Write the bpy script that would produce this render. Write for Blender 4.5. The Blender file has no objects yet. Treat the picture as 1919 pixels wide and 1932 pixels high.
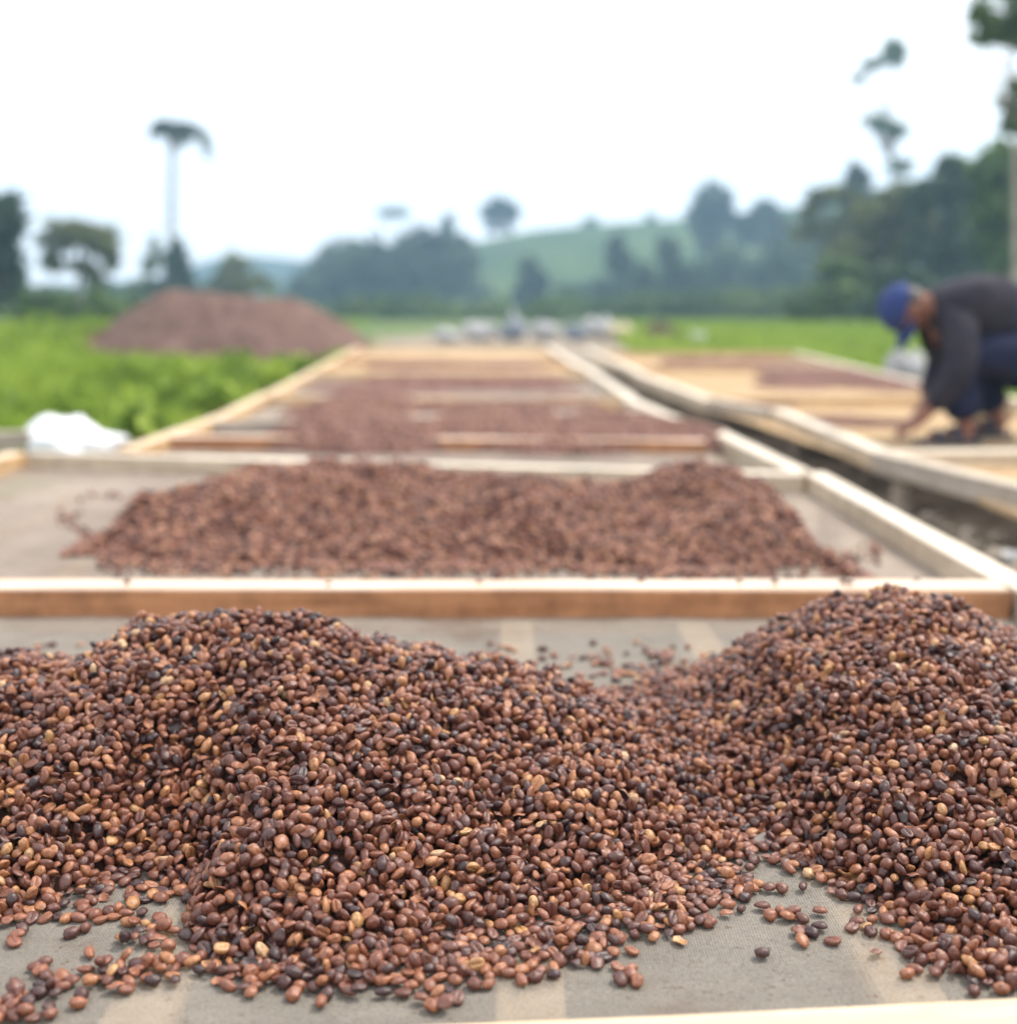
import bpy, bmesh, math, random
import numpy as np
from mathutils import Vector, Matrix, Euler, Quaternion
random.seed(7); rng = np.random.default_rng(7)
SC = bpy.context.scene
COL = SC.collection
R = math.radians

# ------------------------------------------------------------------ camera, sky, sun
FLOOR = 0.13            # height of the net of the drying beds
CAMZ = 0.73
F = 2400.0; CX, CY = 959.5, 966.0      # photograph measured in a 1919 x 1932 frame
HORIZON = 572.0; VPX = 940.0
PITCH = math.atan((CY - HORIZON) / F); YAW = math.atan((CX - VPX) / F)
cam_d = bpy.data.cameras.new('camera'); cam = bpy.data.objects.new('camera', cam_d); COL.objects.link(cam)
cam.location = (0, 0, CAMZ); cam.rotation_euler = (math.pi/2 - PITCH, 0, -YAW)
cam_d.sensor_fit = 'HORIZONTAL'; cam_d.sensor_width = 36.0; cam_d.lens = F / 1919.0 * 36.0
cam_d.clip_start = 0.05; cam_d.clip_end = 3000
cam_d.dof.use_dof = True; cam_d.dof.focus_distance = 1.31; cam_d.dof.aperture_fstop = 2.4; cam_d.dof.aperture_blades = 0
SC.camera = cam

SUN_EL, SUN_AZ = 57, 62      # the sun stands ahead of the camera, well to its right
world = bpy.data.worlds.new('World'); SC.world = world; world.use_nodes = True
nt = world.node_tree; nt.nodes.clear()
sky = nt.nodes.new('ShaderNodeTexSky'); sky.sky_type = 'NISHITA'; sky.sun_disc = False
sky.sun_elevation = R(SUN_EL); sky.sun_rotation = R(SUN_AZ); sky.dust_density = 4.0; sky.air_density = 1.0
bg1 = nt.nodes.new('ShaderNodeBackground'); bg1.inputs['Strength'].default_value = 0.06
bg2 = nt.nodes.new('ShaderNodeBackground'); bg2.inputs['Color'].default_value = (1.0, 0.99, 0.97, 1); bg2.inputs['Strength'].default_value = 1.6
addn = nt.nodes.new('ShaderNodeAddShader'); wo = nt.nodes.new('ShaderNodeOutputWorld')
nt.links.new(sky.outputs[0], bg1.inputs['Color'])
nt.links.new(bg1.outputs[0], addn.inputs[0]); nt.links.new(bg2.outputs[0], addn.inputs[1]); nt.links.new(addn.outputs[0], wo.inputs[0])
sun_d = bpy.data.lights.new('sun', 'SUN'); sun_d.energy = 3.6; sun_d.angle = R(5); sun_d.color = (1.0, 0.93, 0.82)
sun = bpy.data.objects.new('sun', sun_d); COL.objects.link(sun); sun.location = (12, 8, 30)
sd = Vector((math.sin(R(SUN_AZ))*math.cos(R(SUN_EL)), math.cos(R(SUN_AZ))*math.cos(R(SUN_EL)), math.sin(R(SUN_EL))))
sun.rotation_euler = sd.to_track_quat('Z', 'Y').to_euler()
SC.view_settings.view_transform = 'Standard'; SC.view_settings.look = 'None'
SC.view_settings.exposure = 0.0; SC.view_settings.gamma = 1.0; SC.view_settings.use_curve_mapping = False
SC.render.engine = 'CYCLES'
SC.cycles.use_denoising = True; SC.cycles.max_bounces = 5; SC.cycles.transparent_max_bounces = 8
SC.cycles.volume_bounces = 1

CM = Matrix.Rotation(-YAW, 3, 'Z') @ Matrix.Rotation(math.pi/2 - PITCH, 3, 'X')
def ray(x, y): return CM @ Vector(((x - CX)/F, -(y - CY)/F, -1.0))
def P(x, y, z=0.0):
    """the point of the level z that the photograph shows at x, y"""
    d = ray(x, y); t = (z - CAMZ)/d.z
    return Vector((d.x*t, d.y*t, z))
def Q(x, y, Y):
    """the point at distance Y ahead that the photograph shows at x, y"""
    d = ray(x, y); t = Y/d.y
    return Vector((d.x*t, Y, CAMZ + d.z*t))
CMI = CM.transposed()
def proj(p):
    c = CMI @ (Vector(p) - Vector((0, 0, CAMZ)))
    return CX + F*c.x/-c.z, CY - F*c.y/-c.z

# ------------------------------------------------------------------ helpers
def tag(o, label=None, cat=None, group=None, kind=None):
    if label: o['label'] = label
    if cat: o['category'] = cat
    if group: o['group'] = group
    if kind: o['kind'] = kind
    return o
def empty(name, loc):
    o = bpy.data.objects.new(name, None); COL.objects.link(o); o.location = loc; o.empty_display_size = 0.1
    return o
def link(name, me, mat=None, parent=None, loc=None):
    o = bpy.data.objects.new(name, me); COL.objects.link(o)
    if mat is not None and not me.materials: me.materials.append(mat)
    if parent is not None:
        o.parent = parent
        if loc is None: o.location = -parent.location     # geometry given in world space
    if loc is not None: o.location = loc
    return o
def mk(name, verts, faces, mat=None, parent=None, smooth=False, loc=None):
    me = bpy.data.meshes.new(name); me.from_pydata([tuple(v) for v in verts], [], faces); me.update()
    if smooth: me.shade_smooth()
    return link(name, me, mat, parent, loc)
def from_bm(name, bm, mat=None, parent=None, smooth=False, loc=None):
    me = bpy.data.meshes.new(name); bm.to_mesh(me); bm.free()
    if smooth: me.shade_smooth()
    return link(name, me, mat, parent, loc)
def np_mesh(name, V, Fc, mat=None, parent=None, tone=None, smooth=False):
    """V (n,3); Fc (m,k) all faces of k corners; tone: one value per face"""
    me = bpy.data.meshes.new(name); k = Fc.shape[1]
    me.vertices.add(len(V)); me.vertices.foreach_set('co', V.astype(np.float32).ravel())
    me.loops.add(Fc.size); me.loops.foreach_set('vertex_index', Fc.astype(np.int32).ravel())
    me.polygons.add(len(Fc)); me.polygons.foreach_set('loop_start', np.arange(0, Fc.size, k, dtype=np.int32))
    me.update(calc_edges=True); me.validate()
    if smooth: me.shade_smooth()
    if tone is not None:
        a = me.attributes.new('tone', 'FLOAT', 'FACE'); a.data.foreach_set('value', tone.astype(np.float32))
    return link(name, me, mat, parent)

# ------------------------------------------------------------------ materials
MAT = {}
def base_mat(name, rough=0.7, spec=0.4):
    m = bpy.data.materials.new(name); m.use_nodes = True; n = m.node_tree
    b = n.nodes['Principled BSDF']; b.inputs['Roughness'].default_value = rough; b.inputs['Specular IOR Level'].default_value = spec
    MAT[name] = m
    return m, n, b
def node(n, t, **kw):
    x = n.nodes.new(t)
    for k, v in kw.items(): setattr(x, k, v)
    return x
def ramp(n, fac, stops):
    r = node(n, 'ShaderNodeValToRGB'); e = r.color_ramp.elements
    while len(e) > 1: e.remove(e[-1])
    e[0].position = stops[0][0]; e[0].color = (*stops[0][1], 1)
    for p, c in stops[1:]:
        q = e.new(p); q.color = (*c, 1)
    n.links.new(fac, r.inputs[0]); return r.outputs[0]
def noise(n, scale, detail=4, rough=0.55, coord='Object', vscale=None, own=False):
    tc = node(n, 'ShaderNodeTexCoord'); src = tc.outputs[coord]
    if vscale:
        mp = node(n, 'ShaderNodeMapping'); mp.inputs['Scale'].default_value = vscale; n.links.new(src, mp.inputs[0]); src = mp.outputs[0]
    t = node(n, 'ShaderNodeTexNoise'); t.inputs['Scale'].default_value = scale; t.inputs['Detail'].default_value = detail
    t.inputs['Roughness'].default_value = rough; n.links.new(src, t.inputs['Vector'])
    if own:      # every board has its own grain
        t.noise_dimensions = '4D'; oi = node(n, 'ShaderNodeObjectInfo'); mm = node(n, 'ShaderNodeMath', operation='MULTIPLY')
        mm.inputs[1].default_value = 60; n.links.new(oi.outputs['Random'], mm.inputs[0]); n.links.new(mm.outputs[0], t.inputs['W'])
    return t.outputs['Fac']
def bump(n, b, h, strength=0.3, dist=0.002):
    x = node(n, 'ShaderNodeBump'); x.inputs['Strength'].default_value = strength; x.inputs['Distance'].default_value = dist
    n.links.new(h, x.inputs['Height']); n.links.new(x.outputs[0], b.inputs['Normal'])
def mixc(n, fac, a, b, blend='MIX'):
    x = node(n, 'ShaderNodeMix', data_type='RGBA', blend_type=blend)
    for s, v in ((x.inputs[0], fac), (x.inputs[6], a), (x.inputs[7], b)):
        if hasattr(v, 'is_linked'): n.links.new(v, s)
        elif isinstance(v, (int, float)): s.default_value = v
        else: s.default_value = (*v, 1)
    return x.outputs[2]

def bean_mat(name, stops, rough, spec):
    m, n, b = base_mat(name, rough, spec)
    oi = node(n, 'ShaderNodeObjectInfo')
    c = ramp(n, oi.outputs['Random'], stops)
    f = noise(n, 260, 3, 0.6)
    c2 = mixc(n, 0.75, c, ramp(n, f, [(0.3, (0.45, 0.42, 0.42)), (0.5, (0.95, 0.95, 0.95)), (0.72, (1.45, 1.35, 1.2))]), 'MULTIPLY')
    n.links.new(c2, b.inputs['Base Color'])
    bump(n, b, noise(n, 330, 4, 0.65), 0.55, 0.0016)
    mr = node(n, 'ShaderNodeMath', operation='MULTIPLY_ADD'); n.links.new(f, mr.inputs[0]); mr.inputs[1].default_value = 0.35; mr.inputs[2].default_value = rough - 0.17
    n.links.new(mr.outputs[0], b.inputs['Roughness'])
    return m
bean_mat('bean', [(0, (0.034, 0.014, 0.015)), (0.14, (0.078, 0.028, 0.023)), (0.38, (0.150, 0.051, 0.032)), (0.64, (0.222, 0.078, 0.042)),
                  (0.85, (0.305, 0.115, 0.053)), (0.955, (0.39, 0.170, 0.070)), (0.988, (0.47, 0.25, 0.10)), (1.0, (0.55, 0.36, 0.22))], 0.33, 0.6)
bean_mat('bean_dry', [(0, (0.04, 0.016, 0.014)), (0.3, (0.16, 0.060, 0.042)), (0.7, (0.28, 0.115, 0.072)), (1.0, (0.50, 0.27, 0.16))], 0.45, 0.45)

def wood_mat(name, dark, mid, pale, stain=0.3, bleach=0.5, white=(0.74, 0.63, 0.49)):
    m, n, b = base_mat(name, 0.75, 0.25)
    g = noise(n, 1.0, 6, 0.6, vscale=(2.2, 55, 55), own=True)
    c = ramp(n, g, [(0.3, dark), (0.5, mid), (0.72, pale)])
    st = noise(n, 9, 4, 0.65, own=True)
    sm = ramp(n, st, [(0.45, (0, 0, 0)), (0.68, (1, 1, 1))])
    ms = node(n, 'ShaderNodeMath', operation='MULTIPLY'); n.links.new(sm, ms.inputs[0]); ms.inputs[1].default_value = stain
    c = mixc(n, ms.outputs[0], c, tuple(x*0.35 for x in dark))
    sp = ramp(n, noise(n, 70, 2, 0.5), [(0.66, (0, 0, 0)), (0.74, (1, 1, 1))])
    m2 = node(n, 'ShaderNodeMath', operation='MULTIPLY'); n.links.new(sp, m2.inputs[0]); m2.inputs[1].default_value = stain*0.8
    c = mixc(n, m2.outputs[0], c, (0.10, 0.05, 0.03))
    ck = ramp(n, noise(n, 1.0, 3, 0.5, vscale=(1.1, 130, 130), own=True), [(0.655, (0, 0, 0)), (0.70, (0.8, 0.8, 0.8))])
    # upward faces mixed paler: weathering plus the brightness of lit tops, put into colour
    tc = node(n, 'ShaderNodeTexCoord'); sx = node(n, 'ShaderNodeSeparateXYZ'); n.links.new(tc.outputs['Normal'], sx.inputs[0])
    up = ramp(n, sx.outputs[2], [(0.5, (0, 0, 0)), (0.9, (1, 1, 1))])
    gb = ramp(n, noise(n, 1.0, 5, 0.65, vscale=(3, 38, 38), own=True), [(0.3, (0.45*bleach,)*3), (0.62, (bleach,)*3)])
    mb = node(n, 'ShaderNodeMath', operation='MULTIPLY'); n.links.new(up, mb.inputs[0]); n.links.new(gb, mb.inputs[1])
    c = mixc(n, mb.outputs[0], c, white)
    c = mixc(n, ck, c, tuple(x*0.3 for x in dark))      # drying cracks along the grain
    n.links.new(c, b.inputs['Base Color']); bump(n, b, g, 0.35, 0.002)
    return m
wood_mat('wood_orange', (0.36, 0.155, 0.07), (0.50, 0.235, 0.11), (0.60, 0.31, 0.16), 0.6, 0.85, (0.78, 0.68, 0.57))
wood_mat('wood_tan', (0.47, 0.28, 0.13), (0.60, 0.39, 0.20), (0.70, 0.50, 0.29), 0.5, 0.72)
wood_mat('wood_pale', (0.46, 0.36, 0.26), (0.58, 0.47, 0.34), (0.68, 0.57, 0.43), 0.5, 0.8, (0.78, 0.71, 0.61))
wood_mat('wood_slat', (0.36, 0.24, 0.12), (0.46, 0.31, 0.17), (0.54, 0.39, 0.23), 0.2, 0.1)
wood_mat('wood_grey', (0.24, 0.20, 0.17), (0.40, 0.34, 0.28), (0.55, 0.47, 0.39), 0.35, 0.5)

def net_mat(name, a, bcol, trans, weave=True):
    m, n, b = base_mat(name, 0.8, 0.2)
    c = ramp(n, noise(n, 6, 5, 0.65), [(0.3, a), (0.7, bcol)])
    streak = ramp(n, noise(n, 1, 4, 0.6, vscale=(9, 40, 10)), [(0.35, (0.88, 0.87, 0.86)), (0.65, (1.06, 1.05, 1.04))])
    c = mixc(n, 0.7, c, streak, 'MULTIPLY')
    # brown juice marks left by the coffee
    jm = ramp(n, noise(n, 4.3, 5, 0.7), [(0.52, (0, 0, 0)), (0.72, (0.55, 0.55, 0.55))])
    c = mixc(n, jm, c, (0.20, 0.125, 0.085))
    tc = node(n, 'ShaderNodeTexCoord'); h = None
    for prof, d in (('SIN', 'X'), ('SIN', 'Y')):
        w = node(n, 'ShaderNodeTexWave', wave_type='BANDS', bands_direction=d); w.inputs['Scale'].default_value = 110
        w.inputs['Distortion'].default_value = 0.6; w.inputs['Detail'].default_value = 1
        n.links.new(tc.outputs['Object'], w.inputs['Vector'])
        if h is None: h = w.outputs['Fac']
        else:
            mx = node(n, 'ShaderNodeMath', operation='MAXIMUM'); n.links.new(h, mx.inputs[0]); n.links.new(w.outputs['Fac'], mx.inputs[1]); h = mx.outputs[0]
    sp = ramp(n, noise(n, 330, 3, 0.7), [(0.30, (0.62, 0.60, 0.58)), (0.5, (1, 1, 1)), (0.70, (1.25, 1.24, 1.22))])
    c = mixc(n, 0.8, c, sp, 'MULTIPLY')
    ds = ramp(n, noise(n, 95, 4, 0.7), [(0.60, (0, 0, 0)), (0.70, (0.75, 0.75, 0.75))])
    c = mixc(n, ds, c, (0.17, 0.10, 0.07))
    if weave: c = mixc(n, 0.7, c, ramp(n, h, [(0.3, (0.55, 0.55, 0.56)), (0.9, (1.15, 1.15, 1.13))]), 'MULTIPLY')
    n.links.new(c, b.inputs['Base Color']); bump(n, b, h, 0.4, 0.0008)
    tr = node(n, 'ShaderNodeBsdfTransparent'); ms = node(n, 'ShaderNodeMixShader'); ms.inputs[0].default_value = trans
    out = n.nodes['Material Output']
    n.links.new(b.outputs[0], ms.inputs[1]); n.links.new(tr.outputs[0], ms.inputs[2]); n.links.new(ms.outputs[0], out.inputs['Surface'])
    return m
net_mat('net_grey', (0.31, 0.283, 0.25), (0.39, 0.355, 0.31), 0.42)
net_mat('net_brown', (0.31, 0.255, 0.215), (0.40, 0.335, 0.285), 0.3)
net_mat('net_straw', (0.46, 0.31, 0.17), (0.58, 0.41, 0.23), 0.12)

def plain(name, stops, scale=3, rough=0.9, spec=0.2, bs=0.0, bscale=20, bdist=0.01, coord='Object', detail=6):
    m, n, b = base_mat(name, rough, spec)
    n.links.new(ramp(n, noise(n, scale, detail, 0.6, coord), stops), b.inputs['Base Color'])
    if bs: bump(n, b, noise(n, bscale, 5, 0.6, coord), bs, bdist)
    return m
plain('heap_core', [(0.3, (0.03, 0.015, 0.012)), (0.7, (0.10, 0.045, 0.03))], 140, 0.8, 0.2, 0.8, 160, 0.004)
plain('bean_mass', [(0.25, (0.09, 0.045, 0.04)), (0.5, (0.21, 0.105, 0.085)), (0.75, (0.34, 0.19, 0.15))], 75, 0.7, 0.3, 0.9, 110, 0.008)
plain('husk_mound', [(0.25, (0.085, 0.048, 0.038)), (0.5, (0.165, 0.098, 0.078)), (0.75, (0.26, 0.165, 0.132))], 5, 0.9, 0.2, 1.0, 9, 0.10)
plain('dark_mound', [(0.3, (0.05, 0.032, 0.025)), (0.7, (0.13, 0.08, 0.06))], 6, 0.9, 0.2, 0.8, 10, 0.06)
plain('stone', [(0.3, (0.19, 0.155, 0.12)), (0.7, (0.42, 0.355, 0.29))], 18, 0.85, 0.3, 0.5, 40, 0.006)
plain('white_stone', [(0.3, (0.55, 0.54, 0.53)), (0.7, (0.75, 0.74, 0.73))], 18, 0.8, 0.3, 0.4, 40, 0.005)
plain('white_plastic', [(0.3, (0.76, 0.78, 0.82)), (0.7, (0.85, 0.86, 0.88))], 5, 0.45, 0.5, 0.15, 25, 0.01)
plain('pale_sack', [(0.3, (0.28, 0.275, 0.28)), (0.7, (0.45, 0.44, 0.44))], 4, 0.7, 0.3, 0.3, 30, 0.01)
plain('beige_sack', [(0.3, (0.42, 0.34, 0.24)), (0.7, (0.60, 0.50, 0.37))], 6, 0.8, 0.2, 0.4, 60, 0.006)
plain('blue_grey_sack', [(0.3, (0.12, 0.14, 0.18)), (0.7, (0.22, 0.24, 0.28))], 4, 0.7, 0.3)
plain('bark', [(0.3, (0.13, 0.10, 0.075)), (0.7, (0.27, 0.22, 0.17))], 7, 0.9, 0.2, 0.6, 20, 0.02)
plain('bark_pale', [(0.3, (0.30, 0.26, 0.21)), (0.7, (0.48, 0.43, 0.36))], 7, 0.9, 0.2, 0.5, 20, 0.02)
plain('hill_green', [(0.25, (0.025, 0.052, 0.018)), (0.5, (0.055, 0.098, 0.028)), (0.75, (0.105, 0.145, 0.042))], 0.09, 0.95, 0.1, 0.7, 0.4, 1.2)
plain('hill_wood', [(0.3, (0.025, 0.045, 0.03)), (0.7, (0.06, 0.09, 0.045))], 0.03, 0.95, 0.1, 0.8, 0.15, 3.0)
plain('skin', [(0.3, (0.22, 0.095, 0.06)), (0.7, (0.29, 0.13, 0.085))], 30, 0.55, 0.4, 0.1, 200, 0.001)
plain('shirt', [(0.25, (0.018, 0.018, 0.030)), (0.75, (0.046, 0.040, 0.050))], 8, 0.9, 0.2, 0.5, 9, 0.06)
plain('trousers', [(0.3, (0.009, 0.012, 0.035)), (0.7, (0.017, 0.021, 0.052))], 8, 0.9, 0.2, 0.5, 14, 0.02)
plain('cap_blue', [(0.3, (0.020, 0.038, 0.135)), (0.7, (0.034, 0.056, 0.185))], 20, 0.8, 0.3, 0.2, 300, 0.001)
plain('sandal', [(0.3, (0.03, 0.035, 0.05)), (0.7, (0.06, 0.065, 0.085))], 20, 0.7, 0.4)
plain('hair', [(0.3, (0.008, 0.007, 0.006)), (0.7, (0.02, 0.017, 0.015))], 60, 0.5, 0.4)
plain('eye', [(0.3, (0.6, 0.58, 0.55)), (0.7, (0.7, 0.68, 0.65))], 10, 0.3, 0.5)
plain('twig', [(0.3, (0.10, 0.075, 0.06)), (0.7, (0.26, 0.20, 0.16))], 60, 0.85, 0.2, 0.4, 90, 0.001)
plain('dead_leaf', [(0.3, (0.16, 0.14, 0.13)), (0.7, (0.30, 0.26, 0.23))], 40, 0.8, 0.2, 0.4, 60, 0.002)

def leaf_mat(name, a, b_, c_, trans=0.25):
    m, n, b = base_mat(name, 0.6, 0.3)
    at = node(n, 'ShaderNodeAttribute'); at.attribute_name = 'tone'
    c = ramp(n, at.outputs['Fac'], [(0, a), (0.5, b_), (1, c_)])
    n.links.new(c, b.inputs['Base Color'])
    tl = node(n, 'ShaderNodeBsdfTranslucent'); n.links.new(c, tl.inputs['Color'])
    ms = node(n, 'ShaderNodeMixShader'); ms.inputs[0].default_value = trans
    n.links.new(b.outputs[0], ms.inputs[1]); n.links.new(tl.outputs[0], ms.inputs[2]); n.links.new(ms.outputs[0], n.nodes['Material Output'].inputs['Surface'])
    return m
leaf_mat('leaf_dark', (0.028, 0.055, 0.034), (0.056, 0.095, 0.052), (0.10, 0.145, 0.062))
leaf_mat('leaf_mid', (0.055, 0.105, 0.035), (0.105, 0.17, 0.052), (0.17, 0.24, 0.07))
leaf_mat('leaf_olive', (0.085, 0.105, 0.034), (0.15, 0.17, 0.052), (0.23, 0.24, 0.08))
leaf_mat('grass', (0.12, 0.20, 0.022), (0.25, 0.37, 0.038), (0.40, 0.50, 0.075), 0.35)

# ------------------------------------------------------------------ ground and hills
m, n, b = base_mat('soil', 0.95, 0.15)
c_s = ramp(n, noise(n, 1.7, 8, 0.7), [(0.3, (0.16, 0.13, 0.10)), (0.5, (0.29, 0.24, 0.185)), (0.7, (0.42, 0.36, 0.28))])
c_g = ramp(n, noise(n, 0.5, 8, 0.7), [(0.3, (0.07, 0.11, 0.03)), (0.7, (0.14, 0.19, 0.055))])
tcn = node(n, 'ShaderNodeTexCoord'); sx = node(n, 'ShaderNodeSeparateXYZ'); n.links.new(tcn.outputs['Object'], sx.inputs[0])
# a trodden yard round the beds, grass land beyond it
vl = node(n, 'ShaderNodeVectorMath', operation='LENGTH'); mpn = node(n, 'ShaderNodeMapping'); mpn.inputs['Location'].default_value = (-0.5/6.5, -12/46, 0); mpn.inputs['Scale'].default_value = (1/6.5, 1/46, 0)
n.links.new(tcn.outputs['Object'], mpn.inputs[0]); n.links.new(mpn.outputs[0], vl.inputs[0])
ad = node(n, 'ShaderNodeMath', operation='MULTIPLY_ADD'); n.links.new(noise(n, 0.6, 5, 0.6), ad.inputs[0]); ad.inputs[1].default_value = 0.7; n.links.new(vl.outputs['Value'], ad.inputs[2])
n.links.new(mixc(n, ramp(n, ad.outputs[0], [(0.85, (0, 0, 0)), (1.0, (1, 1, 1))]), c_s, c_g), b.inputs['Base Color'])
bump(n, b, noise(n, 14, 6, 0.65), 0.8, 0.03)
gx = np.concatenate([np.linspace(-480, -20, 24), np.linspace(-16, 16, 90), np.linspace(20, 480, 24)])
gy = np.concatenate([np.linspace(-290, -8, 16), np.linspace(-6, 40, 120), np.linspace(46, 425, 26)])
X, Y = np.meshgrid(gx, gy); Z = 0.018*np.sin(X*2.1 + 1.3*np.sin(Y*1.1)) * np.cos(Y*1.7 + X) - 0.02
idx = np.arange(X.size).reshape(X.shape)
quad = np.stack([idx[:-1, :-1], idx[:-1, 1:], idx[1:, 1:], idx[1:, :-1]], -1).reshape(-1, 4)
tag(np_mesh('ground', np.stack([X, Y, Z], -1).reshape(-1, 3), quad, MAT['soil'], smooth=True), 'trodden brown earth around the drying beds with grass land beyond', 'ground', kind='structure')

def hill(name, label, ridge, Y0, Y1, Y2, mat, rough=1.0, power=0.85):
    """ridge: skyline points of the photograph; the slope runs from Y0 up to the crest at Y1 and down to Y2"""
    px = [r[0] for r in ridge]; py = [r[1] for r in ridge]
    xs = np.linspace(px[0], px[-1], 120); V = []; nrow = 26
    for x in xs:
        t = Q(x, float(np.interp(x, px, py)), Y1); H = max(t.z, 0.0)
        for k in range(nrow):
            u = k/(nrow - 1)*2 - 1
            s = 0.5 + 0.5*math.cos(math.pi*u)
            yy = Y0 + (Y1 - Y0)*(u + 1) if u < 0 else Y1 + (Y2 - Y1)*u
            V.append((t.x*(0.6 + 0.4*yy/Y1), yy, -0.5 + (H + 0.5)*(s**power) + rough*0.5*math.sin(x*0.045 + k*0.9)*s*(1 - s)*3))
    i = np.arange(len(V)).reshape(len(xs), nrow)
    q = np.stack([i[:-1, :-1], i[1:, :-1], i[1:, 1:], i[:-1, 1:]], -1).reshape(-1, 4)
    return tag(np_mesh(name, np.array(V), q, MAT[mat], smooth=True), label, 'hill', kind='structure')
hill('hill', 'long light green hillside rising gently behind the beds', [(480, 585), (640, 560), (760, 505), (870, 464), (1000, 437), (1100, 427), (1300, 414), (1500, 392), (1700, 345), (1919, 300), (2400, 240), (2800, 230)], 78, 200, 330, 'hill_green', 1.0, 1.6)
hill('hill', 'hazy blue wooded ridge on the skyline', [(-1300, 520), (-500, 545), (0, 540), (230, 536), (340, 515), (440, 480), (520, 486), (600, 494), (690, 472), (800, 480), (1000, 500)], 235, 320, 410, 'hill_wood', 3.0)

# ------------------------------------------------------------------ drying beds
TOP = FLOOR + 0.056; LOW = FLOOR - 0.034
def beam(name, p0, p1, parent, mat, w=0.075, z0=LOW, z1=TOP, side=0.0):
    """a sawn timber between two points; side shifts it sideways"""
    a = Vector((p0[0], p0[1], 0)); c = Vector((p1[0], p1[1], 0)); d = c - a; L = d.length; ang = math.atan2(d.y, d.x)
    nrm = Vector((-math.sin(ang), math.cos(ang), 0)); a = a + nrm*side
    bm = bmesh.new(); hh = z1 - z0; seg = max(3, int(L/0.3)); rows = []
    for i in range(seg + 1):
        x = L*i/seg; j = [random.uniform(-1, 1)*0.0018 for _ in range(4)]; bow = 0.003*math.sin(3.1*i/seg + L)
        rows.append([bm.verts.new((x, -w/2 + j[0] + bow, j[1])), bm.verts.new((x, w/2 + j[2] + bow, j[3])),
                     bm.verts.new((x, w/2 + j[0] + bow, hh + j[1])), bm.verts.new((x, -w/2 + j[2] + bow, hh + j[3]))])
    for r0, r1 in zip(rows, rows[1:]):
        for k in range(4): bm.faces.new((r0[k], r0[(k+1) % 4], r1[(k+1) % 4], r1[k]))
    bm.faces.new(rows[0]); bm.faces.new(rows[-1][::-1])
    bmesh.ops.recalc_face_normals(bm, faces=bm.faces)
    eg = [e for e in bm.edges if e.calc_face_angle(0) > 0.7]
    bmesh.ops.bevel(bm, geom=eg, offset=0.0035, segments=1, affect='EDGES')
    o = from_bm(name, bm, MAT[mat], parent, loc=(0, 0, 0))
    o.rotation_euler = (0, 0, ang); o.location = Vector((a.x, a.y, z0)) - parent.location
    return o
def net(A, B, C, D, parent, mat, z=FLOOR):
    """the net stretched between four corners, sagging a little"""
    nu, nv = 40, 40; V = []
    for i in range(nv):
        for k in range(nu):
            u, v = k/(nu-1), i/(nv-1)
            p = (Vector(A[:2])*(1-u) + Vector(B[:2])*u)*(1-v) + (Vector(D[:2])*(1-u) + Vector(C[:2])*u)*v
            V.append((p.x, p.y, z + 0.0010*math.sin(p.x*23 + 2*math.sin(p.y*9)) + 0.0008*math.sin(p.y*31 + p.x*12)))
    i = np.arange(nu*nv).reshape(nv, nu)
    q = np.stack([i[:-1, :-1], i[:-1, 1:], i[1:, 1:], i[1:, :-1]], -1).reshape(-1, 4)
    return np_mesh('net', np.array(V), q, MAT[mat], parent, smooth=True)
def slats(x0, x1, y0, y1, parent, start, step=0.338, w=0.062):
    x = start
    while x < x1 - 0.05:
        if x > x0 + 0.05: beam('slat', (x, y0), (x + random.uniform(-0.01, 0.01), y1), parent, 'wood_slat', w, FLOOR - 0.026, FLOOR - 0.005)
        x += step
def posts(pts, parent):
    for x, y in pts:
        bm = bmesh.new(); bmesh.ops.create_cone(bm, cap_ends=True, segments=9, radius1=0.045, radius2=0.04, depth=LOW + 0.10 - 0.004)
        for v in bm.verts: v.co += Vector((random.uniform(-1, 1), random.uniform(-1, 1), 0))*0.004
        from_bm('post', bm, MAT['wood_grey'], parent, loc=Vector((x, y, (LOW - 0.004 + -0.10)/2)) - parent.location)

def xy(x, y, z=TOP): p = P(x, y, z); return (p.x, p.y)
# --- bed with the two heaps
AL, AR = xy(40, 848)[0], 0.5*(xy(1890, 1092)[0] + xy(1545, 890)[0])
fy = lambda x: xy(1300, 1902)[1] - 0.037 + (x - xy(1300, 1902)[0])*0.075
c1 = lambda x: np.interp(x, [AL, AR], [xy(0, 1100)[1] + 0.004, xy(1890, 1103)[1]])
c2l, c2r = xy(40, 853), xy(1545, 893)
bedA = empty('drying_bed', (0, 1.5, 0))
tag(bedA, 'timber drying bed with stained crossbeam, two tall glossy bean heaps and one wide bean heap', 'drying bed')
beam('front_beam', (AL - 0.05, fy(AL)), (AR + 0.1, fy(AR)), bedA, 'wood_tan', 0.08)
beam('cross_beam', (AL + 0.04, c1(AL)), (AR - 0.04, c1(AR)), bedA, 'wood_orange', 0.088)
beam('cross_beam', (c2l[0] + 0.036, c2l[1]), (AR - 0.04, c2r[1]), bedA, 'wood_pale', 0.07)
for y0, y1 in ((fy(AL) + 0.05, 2.9), (2.905, c2l[1] + 0.03)): beam('side_beam', (AL, y0), (AL, y1), bedA, 'wood_tan', 0.07, z1=TOP - 0.001)
for y0, y1 in ((fy(AR) + 0.05, c1(AR) + 0.01), (c1(AR) + 0.013, c2r[1] + 0.035)): beam('side_beam', (AR, y0), (AR + 0.005, y1), bedA, 'wood_pale', 0.072, z1=TOP - 0.001)
net((AL, fy(AL)), (AR, fy(AR)), (AR, c1(AR)), (AL, c1(AL)), bedA, 'net_grey')
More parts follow.
